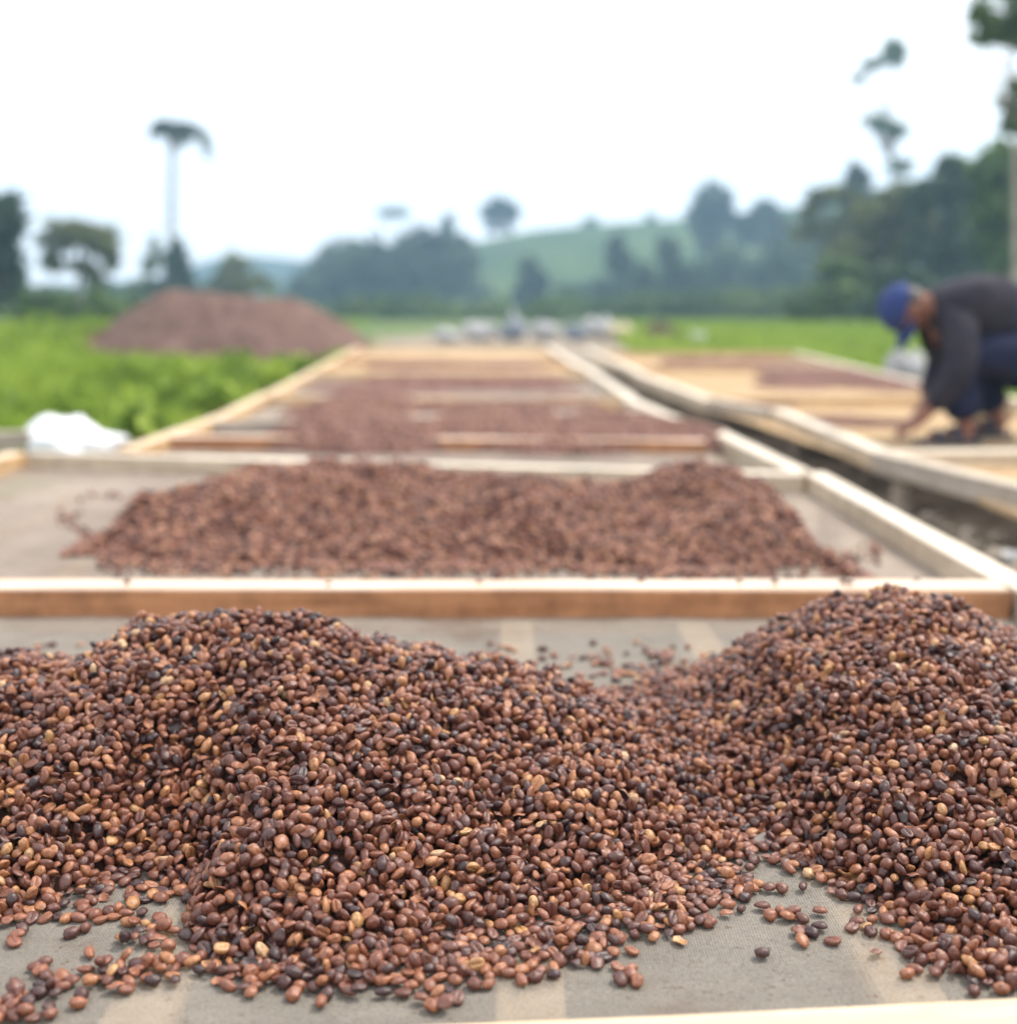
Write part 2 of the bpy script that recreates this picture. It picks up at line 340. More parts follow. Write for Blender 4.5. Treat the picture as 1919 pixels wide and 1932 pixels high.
net((AL, c1(AL)), (AR, c1(AR)), (AR, c2r[1]), (AL, c2l[1]), bedA, 'net_brown', FLOOR - 0.002)
slats(AL, AR, 0.93, c2r[1], bedA, xy(268, 1890, FLOOR)[0] - 0.338*4)
posts([(AL, 1.2), (AL, 2.5), (AL, c2l[1] - 0.3), (AR, 1.4), (AR, 2.5), (AR, c2r[1] - 0.2)], bedA)

# --- the long row behind it
bedB = empty('drying_bed', (-0.2, 10, 0))
tag(bedB, 'long timber drying bed of many cells running away to a straw-coloured empty end', 'drying bed')
Lp = [xy(238, 846), xy(415, 784), xy(508, 741), xy(600, 693), xy(690, 648)]
Rp = [xy(1345, 815), xy(1195, 750), xy(1105, 692), xy(1038, 651)]
for i, (a, c) in enumerate(zip(Lp, Lp[1:])): beam('side_beam', (a[0], a[1] + 0.006), (c[0] - 0.02*(i % 2), c[1]), bedB, 'wood_tan', 0.07, z1=TOP - 0.002*i)
beam('side_beam', (xy(1500, 880)[0], c2r[1] + 0.08), (xy(1350, 811)[0], xy(1350, 811)[1]), bedB, 'wood_pale', 0.07)
for i, (a, c) in enumerate(zip(Rp, Rp[1:])): o_ = (0.0, 0.022, -0.006)[i]; beam('side_beam', (a[0] - 0.035 + o_, a[1] + 0.02), (c[0] - 0.035 + o_, c[1]), bedB, 'wood_pale', 0.075, z1=TOP + 0.002*(i % 2))
lx = lambda y: float(np.interp(y, [p[1] for p in Lp], [p[0] for p in Lp])) + 0.036
rx = lambda y: float(np.interp(y, [p[1] for p in Rp], [p[0] for p in Rp])) - 0.075
CB = [(xy(300, 821)[1], xy(1340, 828)[1]), (xy(415, 794)[1], xy(1260, 771)[1]), (xy(505, 745)[1], xy(1165, 752)[1]), (xy(600, 701)[1], xy(1110, 703)[1]), (xy(650, 676)[1], xy(1075, 680)[1]), (xy(690, 650)[1], xy(1040, 652)[1])]
for i, (a, c) in enumerate(CB):
    beam('cross_beam', (lx(a), a), (rx(c), c), bedB, ['wood_orange', 'wood_grey', 'wood_tan', 'wood_tan', 'wood_orange', 'wood_pale'][i], 0.07, z1=TOP - 0.003)
edge = [(c2l[1] + 0.05, c2r[1] + 0.06)] + CB
for i, ((a, c), (d, e)) in enumerate(zip(edge, edge[1:])):
    net((lx(a), a), (rx(c), c), (rx(e), e), (lx(d), d), bedB, 'net_straw' if i >= 4 else 'net_brown')
slats(-1.4, 0.85, c2l[1] + 0.1, CB[-1][0], bedB, -1.25, 0.6)
posts([(lx(y), y) for y in (5.6, 7.5, 10, 13, 16)] + [(rx(y), y) for y in (5.6, 7.5, 10, 13, 16)], bedB)

# --- the row beyond the gap, where the worker is
bedR = empty('drying_bed', (2.2, 8, 0))
tag(bedR, 'weathered timber drying bed with straw-coloured net on which the worker crouches', 'drying bed')
r1a, r1b = xy(1930, 922), xy(1645, 852)
r1n = (r1b[0] + (r1a[0] - r1b[0])*2.2, r1b[1] + (r1a[1] - r1b[1])*2.2)
HB = 0.075
beam('side_beam', r1n, r1b, bedR, 'wood_grey', HB, LOW + 0.012, side=-HB/2)
r2a, r2b = xy(1615, 838), xy(1450, 770); beam('side_beam', (r2a[0], r1b[1] + 0.02), r2b, bedR, 'wood_pale', HB, LOW + 0.012, side=-HB/2)
r3 = [xy(1442, 772), xy(1340, 752), xy(1200, 702), xy(1100, 655)]
for i, (a, c) in enumerate(zip(r3, r3[1:])): o_ = (0.0, -0.03, 0.012)[i]; beam('side_beam', (a[0] + o_, a[1] + 0.02), (c[0] + o_, c[1]), bedR, ['wood_grey', 'wood_pale', 'wood_pale'][i], HB, LOW + 0.012, TOP - 0.003*i, side=-HB/2)
RR = xy(1740, 722)[0]; rend = xy(1500, 664)
rY = [r1n[1], r1b[1], r2b[1], r3[1][1], r3[2][1], r3[3][1]]; rX = [r1n[0], r1b[0], r2b[0], r3[1][0], r3[2][0], r3[3][0]]
rl = lambda y: float(np.interp(y, rY, rX)) + HB
rr = lambda y: float(np.interp(y, [3, xy(1740, 722)[1], rend[1]], [RR + 0.15, RR, rend[0]]))
for y0, y1 in ((r1n[1], 5.8), (5.81, 9.0), (9.01, rend[1])): beam('side_beam', (rr(y0), y0), (rr(y1), y1), bedR, 'wood_pale', 0.07)
CR = [r1n[1] + 0.05, r1b[1] + 0.04, xy(1345, 747)[1], xy(1200, 690)[1], rend[1]]
for i, y in enumerate(CR): beam('cross_beam', (rl(y), y), (rr(y) - 0.035, y + (0.05 if i == 1 else 0)), bedR, ['wood_grey', 'wood_pale', 'wood_tan', 'wood_tan', 'wood_tan'][i], 0.07, z1=TOP - 0.002)
for a, c in zip(CR, CR[1:]): net((rl(a) - HB, a), (rr(a), a), (rr(c), c), (rl(c) - HB, c), bedR, 'net_straw')
slats(1.4, RR, CR[0], CR[-1], bedR, 1.55, 0.5)
posts([(rl(y), y) for y in (3.2, r1b[1] - 0.1, 6.3, 9, 12)] + [(rr(y), y) for y in (3.2, 5, 8, 11, 14)], bedR)

# ------------------------------------------------------------------ coffee
BA, BB, BC = 0.0079, 0.0059, 0.0047
def bean_mesh(name, kind, seed):
    rs = random.Random(seed); bm = bmesh.new(); bmesh.ops.create_uvsphere(bm, u_segments=16, v_segments=11, radius=1.0)
    ph = [rs.uniform(0, 6.28) for _ in range(6)]
    if kind == 'husk':
        bmesh.ops.delete(bm, geom=[v for v in bm.verts if v.co.z < 0.05 + 0.25*math.sin(3*math.atan2(v.co.y, v.co.x) + ph[0])], context='VERTS')
        for v in bm.verts: v.co = Vector((v.co.x*BA*1.05, v.co.y*BB*(1.05 + 0.2*v.co.x), v.co.z*BC*0.7 + 0.0005*math.sin(5*v.co.x + ph[1])))
        bmesh.ops.solidify(bm, geom=bm.faces[:], thickness=0.0004)
    else:
        for v in bm.verts:
            x, y, z = v.co
            r = 1 + 0.05*math.sin(3*x + 2*y + ph[0]) + 0.04*math.sin(5*y + 4*z + ph[1])
            if kind == 'wrinkled': r += 0.06*math.sin(7*x + 3*z + ph[2]) + 0.06*math.sin(6*math.atan2(z, y) + 2*x + ph[3])
            taper = 1 - 0.10*x if kind != 'round' else 1.0
            X_, Y_, Z_ = x*BA*r, y*BB*r*taper, z*BC*r*taper
            if kind == 'bean':
                if z < 0: Z_ *= 0.42; Z_ += 0.0024*math.exp(-(y/0.15)**2)*(1 - x*x)
            if kind == 'slim': Y_ *= 0.82; Z_ *= 0.85; X_ *= 1.08
            if kind == 'round': X_ *= 0.88; Z_ *= 1.12
            v.co = (X_, Y_, Z_)
    me = bpy.data.meshes.new(name); bm.to_mesh(me); bm.free(); me.shade_smooth(); return me
KINDS = ['bean', 'wrinkled', 'slim', 'round', 'wrinkled', 'bean', 'husk']; KW = np.array([0.25, 0.17, 0.17, 0.05, 0.12, 0.15, 0.09])
BEAN = {}; PROTO = {}
for mname in ('bean', 'bean_dry'):
    BEAN[mname] = []
    pc = bpy.data.collections.new('prototype_' + mname)
    for i, k in enumerate(KINDS):
        me = bean_mesh(f'{mname}_shape', k, i*11 + 3); me.materials.append(MAT[mname]); BEAN[mname].append(me)
        o = bpy.data.objects.new(f'{mname}_prototype_{i}', me); pc.objects.link(o)
    PROTO[mname] = pc

def scatter_group():
    g = bpy.data.node_groups.new('bean_scatter', 'GeometryNodeTree')
    g.interface.new_socket('Geometry', in_out='INPUT', socket_type='NodeSocketGeometry')
    g.interface.new_socket('Collection', in_out='INPUT', socket_type='NodeSocketCollection')
    g.interface.new_socket('Geometry', in_out='OUTPUT', socket_type='NodeSocketGeometry')
    N = g.nodes; gi = N.new('NodeGroupInput'); go = N.new('NodeGroupOutput')
    ci = N.new('GeometryNodeCollectionInfo'); ci.inputs['Separate Children'].default_value = True; ci.inputs['Reset Children'].default_value = True
    ip = N.new('GeometryNodeInstanceOnPoints'); ip.inputs['Pick Instance'].default_value = True
    def att(name, t):
        a = N.new('GeometryNodeInputNamedAttribute'); a.data_type = t; a.inputs['Name'].default_value = name
        return [o for o in a.outputs if o.enabled and o.name == 'Attribute'][0]
    e = N.new('FunctionNodeEulerToRotation')
    L = g.links
    L.new(gi.outputs[0], ip.inputs['Points']); L.new(gi.outputs[1], ci.inputs['Collection']); L.new(ci.outputs[0], ip.inputs['Instance'])
    L.new(att('vid', 'INT'), ip.inputs['Instance Index']); L.new(att('rot', 'FLOAT_VECTOR'), e.inputs[0]); L.new(e.outputs[0], ip.inputs['Rotation'])
    L.new(att('scl', 'FLOAT'), ip.inputs['Scale']); L.new(ip.outputs[0], go.inputs[0])
    return g
SG = scatter_group()
def bean_cloud(name, pts, rot, scl, vid, mname, parent=None):
    me = bpy.data.meshes.new(name); me.vertices.add(len(pts)); me.vertices.foreach_set('co', pts.astype(np.float32).ravel())
    for nm, t, d, key in (('rot', 'FLOAT_VECTOR', rot, 'vector'), ('scl', 'FLOAT', scl, 'value'), ('vid', 'INT', vid, 'value')):
        a = me.attributes.new(nm, t, 'POINT'); a.data.foreach_set(key, d.astype(np.int32 if t == 'INT' else np.float32).ravel())
    o = link(name, me, None, parent); o['kind'] = 'stuff'
    md = o.modifiers.new('scatter', 'NODES'); md.node_group = SG
    for it in SG.interface.items_tree:
        if it.in_out == 'INPUT' and it.name == 'Collection': md[it.identifier] = PROTO[mname]
    return o
def orient(n, tilt, slope=None):
    """euler angles: free heading, tipped by about tilt; some lie upside down"""
    e = np.zeros((n, 3)); e[:, 0] = rng.normal(0, tilt, n) + np.where(rng.random(n) < 0.45, math.pi, 0); e[:, 1] = rng.normal(0, tilt, n); e[:, 2] = rng.uniform(0, 6.283, n)
    return e

def settle(H, x0, y0, res, r, depth, floor_pts=(), tries=4):
    """beans dropped one by one on a core until they fill up to the height map H (above the net)"""
    ny, nx = H.shape; k = int(math.ceil(r/res)); dd = np.arange(-k, k+1)*res
    cap = r*r - dd[:, None]**2 - dd[None, :]**2; inside = cap > 0; cap = np.sqrt(np.maximum(cap, 0)); low = np.where(inside, cap, -1e3)
    core = np.maximum(H - depth, 0.0); G = core.copy(); out = []; onfloor = []
    def drop(i, j, limit):
        best = None; m_ = 1 if limit is not None else 2
        for q in range(tries*m_*m_ if m_ > 1 else tries):
            a = i + (0 if q == 0 else random.randint(-k*m_, k*m_)); c = j + (0 if q == 0 else random.randint(-k*m_, k*m_))
            if a < k or c < k or a >= ny-k or c >= nx-k: continue
            z = float((G[a-k:a+k+1, c-k:c+k+1] + low).max())
            if best is None or z < best[0] - 1e-5: best = (z, a, c)
        if best is None: return
        z, a, c = best
        if limit is not None and z > limit[a, c] + 0.25*r: return
        w = G[a-k:a+k+1, c-k:c+k+1]; np.maximum(w, np.where(inside, z + cap, -1.0), out=w)
        out.append((x0 + (c + random.uniform(-.4, .4))*res, y0 + (a + random.uniform(-.4, .4))*res, z)); onfloor.append(z < 1.6*r)
    for x, y in floor_pts:
        drop(int((y - y0)/res), int((x - x0)/res), None)
    for rnd in range(14):
        ii, jj = np.nonzero(G < H - 0.75*r)
        if len(ii) < 40: break
        want = min(len(ii), max(200, int(len(ii)*res*res/(r*r*2.2))))
        s = rng.choice(len(ii), want, replace=False); before = len(out)
        for a, c in zip(ii[s], jj[s]):
            if G[a, c] < H[a, c] - 0.75*r: drop(int(a), int(c), H)
        if len(out) - before < 60: break
    return np.array(out), np.array(onfloor), G, core

def heap_map(crest, Yc, toe, back, x0, x1, y0, y1, res, lump, seed, front_pow=0.95):
    """height map from the skyline and the foot of a heap as the photograph shows them"""
    cp = sorted([(Q(x, y, yc).x, max(Q(x, y, yc).z - FLOOR, 0.002), yc) for (x, y), yc in zip(crest, Yc)])
    tp = sorted([(P(x, y, FLOOR).x, P(x, y, FLOOR).y) for x, y in toe])
    xs = np.arange(x0, x1, res); ys = np.arange(y0, y1, res); X, Y = np.meshgrid(xs, ys)
    r_ = random.Random(seed)
    warp = sum(0.02*math.pow(0.6, i)*np.sin(X*(11*1.9**i) + r_.uniform(0, 6) + 1.5*np.sin(Y*(9*1.8**i) + r_.uniform(0, 6))) for i in range(3))
    hc = np.where((X < cp[0][0]) | (X > cp[-1][0]), 0, np.interp(X, [c[0] for c in cp], [c[1] for c in cp])); yc = np.interp(X, [c[0] for c in cp], [c[2] for c in cp])
    zt = np.interp(X, [t[0] for t in tp], [t[1] for t in tp]); bl = np.interp(X, [b_[0] for b_ in back], [b_[1] for b_ in back])
    Yw = Y + warp*0.6; zt = np.minimum(zt, yc - 0.12)
    tf = np.clip((Yw - zt)/(yc - zt), 0, 1); tb = np.clip((yc + bl - Yw)/bl, 0, 1)
    s = np.where(Yw < yc, tf, tb); prof = 0.55*np.sin(s*math.pi/2) + 0.45*s*s*(3 - 2*s)
    ln = sum(math.pow(0.6, i)*np.sin(X*(26*1.7**i) + r_.uniform(0, 6) + 2*np.sin(Y*(19*1.6**i) + r_.uniform(0, 6)))*np.sin(Y*(24*1.7**i) + r_.uniform(0, 6)) for i in range(4))
    H = hc*prof + lump*ln*np.minimum(1, s*4)*(s > 0) + np.where(s > 0, 0.006, 0)
    return np.where((s > 0) & (hc > 0), np.maximum(H, 0), 0.0), X, Y
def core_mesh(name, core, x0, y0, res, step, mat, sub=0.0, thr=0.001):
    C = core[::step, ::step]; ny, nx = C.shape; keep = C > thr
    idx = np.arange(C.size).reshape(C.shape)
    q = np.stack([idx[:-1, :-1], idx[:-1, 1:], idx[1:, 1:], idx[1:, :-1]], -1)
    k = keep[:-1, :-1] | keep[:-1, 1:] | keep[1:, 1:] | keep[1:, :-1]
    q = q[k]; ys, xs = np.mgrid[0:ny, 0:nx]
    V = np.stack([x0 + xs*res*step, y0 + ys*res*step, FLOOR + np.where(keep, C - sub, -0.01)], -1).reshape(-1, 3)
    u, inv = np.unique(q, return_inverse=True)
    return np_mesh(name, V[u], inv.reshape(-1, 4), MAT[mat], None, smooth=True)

# --- the two heaps in front
res = 0.0016
crest = [(-700, 1330), (-350, 1290), (-120, 1262), (0, 1247), (110, 1252), (240, 1182), (330, 1166), (420, 1158), (520, 1160), (610, 1168), (700, 1210), (850, 1245), (1000, 1275), (1120, 1310), (1220, 1348),
         (1260, 1350), (1330, 1308), (1400, 1245), (1450, 1190), (1560, 1142), (1690, 1106), (1790, 1126), (1860, 1160), (1919, 1195), (2050, 1290), (2200, 1400), (2330, 1475)]
Yc = [1.6]*14 + [1.62] + [1.66, 1.7] + [1.74]*10
toe = [(-900, 1640), (-500, 1680), (-200, 1740), (-60, 1765), (60, 1740), (120, 1706), (200, 1665), (290, 1668), (350, 1700), (372, 1800), (420, 1838), (520, 1842), (660, 1845), (760, 1822), (880, 1808), (1000, 1795), (1100, 1775),
       (1180, 1765), (1240, 1745), (1330, 1705), (1395, 1690), (1408, 1640), (1418, 1600), (1470, 1615), (1540, 1655), (1610, 1690), (1680, 1745), (1760, 1790), (1850, 1822), (1919, 1825), (2100, 1790), (2300, 1690), (2500, 1560)]
crest = [(x, y + 17) for x, y in crest]
x0, y0 = -1.42, 0.98
back = [(-1.4, 0.30), (-0.7, 0.30), (0.0, 0.34), (0.2, 0.3), (0.45, 0.34), (1.0, 0.2)]
H, GX, GY = heap_map(crest, Yc, toe, back, x0, AR - 0.08, y0, 2.2, res, 0.0045, 5)
H = H*np.clip((GX + 1.42)/0.25, 0, 1)
# hollows where the pile has slipped
for hx, hy, hr, hd in ((760, 1690, 70, .012), (285, 1612, 50, .012), (830, 1540, 60, .010), (560, 1330, 60, .008), (1640, 1480, 70, .008), (1000, 1480, 60, .008), (430, 1500, 60, .008), (1250, 1500, 60, .007)):
    y_, z_ = 1.3, 0.1
    p = P(hx, hy, FLOOR + 0.1); d2 = ((GX - p.x)**2 + (GY - p.y)**2)/(hr*0.00055)**2
    H = np.where(H > 0.02, H - hd*np.exp(-d2), H)
# loose packing: little pits and knobs of a bean or two
def fine(shape, cell, amp):
    g = rng.normal(0, 1, (shape[0]//cell + 2, shape[1]//cell + 2)); a = np.linspace(0, g.shape[0] - 1.001, shape[0]); c = np.linspace(0, g.shape[1] - 1.001, shape[1])
    i, j = a.astype(int), c.astype(int); u, v = (a - i)[:, None], (c - j)[None, :]
    return amp*((g[i][:, j]*(1-u) + g[i+1][:, j]*u)*(1-v) + (g[i][:, j+1]*(1-u) + g[i+1][:, j+1]*u)*v)
H = np.where(H > 0.012, H + fine(H.shape, 10, 0.0048) + fine(H.shape, 32, 0.0045), H)
fl = []
def clump(px, py, n_, sx_, sy_):
    for _ in range(n_):
        p = P(px + random.gauss(0, sx_), py + random.gauss(0, sy_), FLOOR); fl.append((p.x, p.y))
for a in ((180, 1728, 18, 30, 16), (270, 1770, 22, 34, 16), (225, 1845, 18, 26, 11), (300, 1842, 9, 18, 9), (105, 1868, 14, 22, 13), (35, 1908, 14, 24, 9), (265, 1690, 7, 18, 8), (600, 1885, 2, 12, 3), (645, 1840, 22, 45, 14), (480, 1845, 14, 40, 10),
          (850, 1845, 7, 14, 12), (800, 1880, 8, 28, 10), (830, 1898, 3, 12, 5), (905, 1843, 5, 10, 8), (995, 1840, 7, 22, 6), (1090, 1810, 14, 30, 12), (1190, 1855, 3, 10, 12), (1160, 1832, 2, 6, 4), (1440, 1722, 3, 10, 8), (1460, 1682, 4, 18, 5), (1510, 1735, 8, 20, 14),
          (1540, 1775, 2, 8, 5), (1648, 1762, 6, 22, 8), (1715, 1790, 2, 8, 6), (1735, 1838, 3, 6, 8), (1690, 1720, 10, 30, 14), (1800, 1815, 10, 30, 12), (1490, 1630, 8, 16, 8), (1400, 1680, 10, 10, 18), (1280, 1750, 10, 26, 8), (1900, 1850, 8, 20, 8),
          (1195, 1182, 10, 12, 7), (960, 1226, 5, 16, 6), (1110, 1252, 9, 26, 6), (1250, 1236, 16, 20, 10), (1235, 1285, 12, 18, 8), (1040, 1250, 8, 30, 12), (1150, 1245, 10, 60, 22), (1260, 1265, 16, 40, 16), (1180, 1275, 14, 40, 8), (150, 1200, 8, 30, 8), (60, 1225, 10, 30, 10), (1330, 1250, 5, 16, 8), (1130, 1215, 2, 20, 8), (190, 1665, 10, 25, 8)): clump(*a)
for x, y in ((30, 1786), (46, 1783), (172, 1806), (88, 1822), (1440, 1805), (1655, 1806), (1320, 1735), (10, 1950)): clump(x, y, 1, 1, 1)
# a loose fringe all along the foot of the heaps
tx = [t[0] for t in toe]; ty = [t[1] for t in toe]
for _ in range(300):
    x = random.uniform(-60, 1930)
    if 0 < x < 380 and random.random() < 0.7: continue
    if 1415 < x < 1600 and random.random() < 0.5: continue
    p = P(x, float(np.interp(x, tx, ty)) + abs(random.gauss(0, 21)) - 6, FLOOR); fl.append((p.x, p.y))
fl = [f for f in fl if f[1] > fy(f[0]) + 0.06]
pts, onfl, G, core = settle(H, x0, y0, res, 0.0052, 0.023, fl)
NB = len(pts); print('front beans', NB)
rot = orient(NB, 0.8); rot[onfl, 0] = np.where(rot[onfl, 0] > 1.6, math.pi, 0) + rng.normal(0, 0.16, onfl.sum()); rot[onfl, 1] = rng.normal(0, 0.14, onfl.sum())
scl = rng.normal(1.0, 0.11, NB).clip(0.75, 1.3); vid = rng.choice(len(KINDS), NB, p=KW/KW.sum())
wp = pts + np.array([0, 0, FLOOR])
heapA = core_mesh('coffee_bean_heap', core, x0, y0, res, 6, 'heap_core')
tag(heapA, 'glossy brown coffee beans piled in two tall merging heaps on grey net', 'coffee heap', kind='stuff')
# the three hundred beans that show largest become objects of their own
gi = np.clip(((pts[:, 1] - y0)/res).astype(int), 0, H.shape[0]-1); gj = np.clip(((pts[:, 0] - x0)/res).astype(int), 0, H.shape[1]-1)
topmost = pts[:, 2] + 0.0052 > G[gi, gj] - 0.0008
d = np.linalg.norm(wp - np.array([0, 0, CAMZ]), axis=1); cand = []
for i in np.argsort(d):
    if not topmost[i] or vid[i] == 6: continue
    u, v = proj(wp[i])
    if -5 < u < 1925 and v < 1928: cand.append(i)
    if len(cand) == 300: break
single = np.zeros(NB, bool); single[cand] = True
for i in cand:
    o = bpy.data.objects.new('coffee_bean', BEAN['bean'][vid[i]]); COL.objects.link(o)
    o.location = wp[i]; o.rotation_euler = rot[i]; o.scale = (scl[i],)*3
    near = (np.hypot(pts[:, 0] - pts[i, 0], pts[:, 1] - pts[i, 1]) < 0.021).sum() - 1
    if near <= 1: tag(o, 'lone brown coffee bean lying apart on the bare grey net', 'coffee bean', 'lone beans on the bare net')
    elif onfl[i] and near <= 4: tag(o, 'brown coffee bean in a loose scatter of beans on the grey net', 'coffee bean', 'loosely scattered beans on the net')
    elif pts[i, 0] < 0.27: tag(o, 'glossy brown coffee bean packed at the foot of the broad heap', 'coffee bean', 'beans at the foot of the broad heap')
    else: tag(o, 'glossy brown coffee bean packed at the foot of the peaked heap', 'coffee bean', 'beans at the foot of the peaked heap')
stray = []
for x in (905, 1210, 1395, 1462, 1591, 1604, 620, 240, 1730):      # a few that jumped on to the crossbeam
    p = P(x, 1101 + random.uniform(-4, 5), TOP); stray.append((p.x, p.y, TOP + 0.0045))
ns = len(stray); sr = orient(ns, 0.1)
bean_cloud('bean', np.concatenate([wp[~single], np.array(stray)]), np.concatenate([rot[~single], sr]), np.concatenate([scl[~single], np.ones(ns)]), np.concatenate([vid[~single], np.arange(ns) % 6]), 'bean', heapA)

# --- the wide heap on the next net
res2 = 0.0028
crest2 = [(20, 1075), (100, 1000), (150, 950), (250, 952), (330, 930), (400, 908), (470, 888), (540, 874), (600, 862), (700, 858), (780, 856), (860, 885), (940, 902), (1080, 908), (1180, 902), (1240, 876), (1300, 868), (1380, 876), (1430, 898), (1490, 940), (1560, 985), (1620, 1040), (1680, 1110)]
Yc2 = [3.0, 3.05, 3.1, 3.15, 3.25, 3.35, 3.45, 3.5, 3.55, 3.6, 3.6, 3.5, 3.4, 3.35, 3.4, 3.45, 3.45, 3.4, 3.3, 3.1, 2.9, 2.75, 2.7]
toe2 = [(120, 975), (160, 1010), (185, 1050), (210, 1064), (330, 1068), (480, 1072), (640, 1074), (760, 1076), (900, 1070), (1050, 1072), (1200, 1080), (1330, 1086), (1450, 1078), (1560, 1066), (1600, 1055), (1640, 1045)]
xa, ya = AL + 0.12, c1(0) + 0.06
H2, GX, GY = heap_map(crest2, Yc2, toe2, [(-1.5, 0.3), (1, 0.3)], xa, AR - 0.05, ya, 4.05, res2, 0.009, 9)
H2 = 0.86*H2*np.clip((GX - Q(100, 1000, 3.0).x)/0.16, 0, 1)*np.clip((Q(1660, 1000, 2.75).x - GX)/0.15, 0, 1)
H2 = np.where(H2 > 0.012, H2 + fine(H2.shape, 12, 0.006) + fine(H2.shape, 40, 0.011) + fine(H2.shape, 85, 0.012), H2)
fl2 = []
for _ in range(700):
    x = random.uniform(110, 1660); p = P(x, float(np.interp(x, [t[0] for t in toe2], [t[1] for t in toe2])) + random.gauss(0, 11), FLOOR); fl2.append((p.x, p.y))
for _ in range(60): p = P(random.uniform(150, 420), random.gauss(940, 12), FLOOR); fl2.append((p.x, p.y))
pt2, on2, G2, core2 = settle(H2, xa, ya, res2, 0.0054, 0.012, fl2, tries=2)
n2 = len(pt2); print('second heap', n2)
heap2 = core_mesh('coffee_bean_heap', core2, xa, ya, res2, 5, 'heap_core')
tag(heap2, 'wide low heap of drying coffee beans spread behind the stained crossbeam', 'coffee heap', kind='stuff')
bean_cloud('bean', pt2 + np.array([0, 0, FLOOR]), orient(n2, 0.6), rng.normal(1.08, 0.1, n2).clip(0.8, 1.35), rng.choice(len(KINDS), n2, p=KW/KW.sum()), 'bean_dry', heap2)

# --- thinner spreads farther along
def spread(label, lumps, seed, dens=2600):
    """lumps: centre in the photograph, half sizes in metres, height"""
    L = [(P(x, y, FLOOR), a, c, h) for x, y, a, c, h in lumps]
    xl = min(p.x - a for p, a, c, h in L); xh = max(p.x + a for p, a, c, h in L); yl = min(p.y - c for p, a, c, h in L); yh = max(p.y + c for p, a, c, h in L)
    rs = 0.012; xs = np.arange(xl, xh, rs); ys = np.arange(yl, yh, rs); X, Y = np.meshgrid(xs, ys); H = np.zeros_like(X); r_ = random.Random(seed)
    wob = sum(0.13*0.65**i*np.sin(X*(4*1.9**i) + r_.uniform(0, 6))*np.cos(Y*(3*1.9**i) + r_.uniform(0, 6) + X) for i in range(4))
    for p, a, c, h in L:
        q = 1 - ((X - p.x)/a)**2 - ((Y - p.y)/c)**2 + wob; H = np.maximum(H, h*np.sqrt(np.clip(q, 0, 1.2)))
    H = H + np.where(H > 0.004, 0.008*rng.random(H.shape) - 0.004, 0)
    o = core_mesh('coffee_bean_spread', H, xl, yl, rs, 1, 'bean_mass', thr=0.004)
    tag(o, label, 'coffee spread', kind='stuff')
    yy, xx = np.nonzero(H > 0.006); n_ = min(int(len(yy)*rs*rs*dens), 9000); s = rng.choice(len(yy), min(n_, len(yy)), replace=False)
    pp = np.stack([xl + xx[s]*rs, yl + yy[s]*rs, FLOOR + H[yy[s], xx[s]] + 0.002], -1)
    bean_cloud('bean', pp, orient(len(s), 0.6), rng.normal(1.15, 0.12, len(s)).clip(0.8, 1.4), rng.choice(len(KINDS), len(s), p=KW/KW.sum()), 'bean_dry', o)
spread('coffee beans spread behind the pale broken crossbeam, mounded beside an orange crossbeam', [(690, 835, 0.46, 0.5, 0.11), (640, 802, 0.3, 0.4, 0.11), (860, 830, 0.42, 0.42, 0.085), (1060, 834, 0.55, 0.5, 0.075), (1220, 832, 0.36, 0.45, 0.085), (1150, 815, 0.4, 0.4, 0.085), (960, 812, 0.4, 0.4, 0.09)], 21)
spread('coffee beans heaped in the middle cells of the long bed', [(720, 790, 0.42, 0.5, 0.085), (900, 795, 0.5, 0.3, 0.045), (1120, 792, 0.42, 0.3, 0.05), (690, 768, 0.34, 0.4, 0.075), (980, 770, 0.5, 0.3, 0.042), (830, 762, 0.5, 0.25, 0.04), (1080, 764, 0.3, 0.3, 0.04)], 22)
spread('thin coffee spread in the far cells of the long bed', [(740, 733, 0.6, 0.55, 0.036), (960, 731, 0.55, 0.5, 0.036), (820, 716, 0.6, 0.35, 0.034), (990, 716, 0.35, 0.3, 0.034), (780, 694, 0.5, 0.35, 0.034), (950, 693, 0.4, 0.4, 0.036), (800, 684, 0.4, 0.3, 0.03)], 23, 1200)
spread('thin coffee spread across the straw-coloured net beside the worker', [(1330, 690, 0.45, 0.9, 0.06), (1440, 694, 0.5, 0.9, 0.07), (1540, 710, 0.5, 0.9, 0.055), (1660, 726, 0.5, 0.8, 0.05), (1500, 728, 0.3, 0.4, 0.04)], 24, 1200)
spread('small scatter of coffee beans under the worker\'s hand', [(1640, 800, 0.28, 0.22, 0.012), (1560, 792, 0.26, 0.2, 0.010), (1440, 762, 0.3, 0.25, 0.010)], 25, 2500)

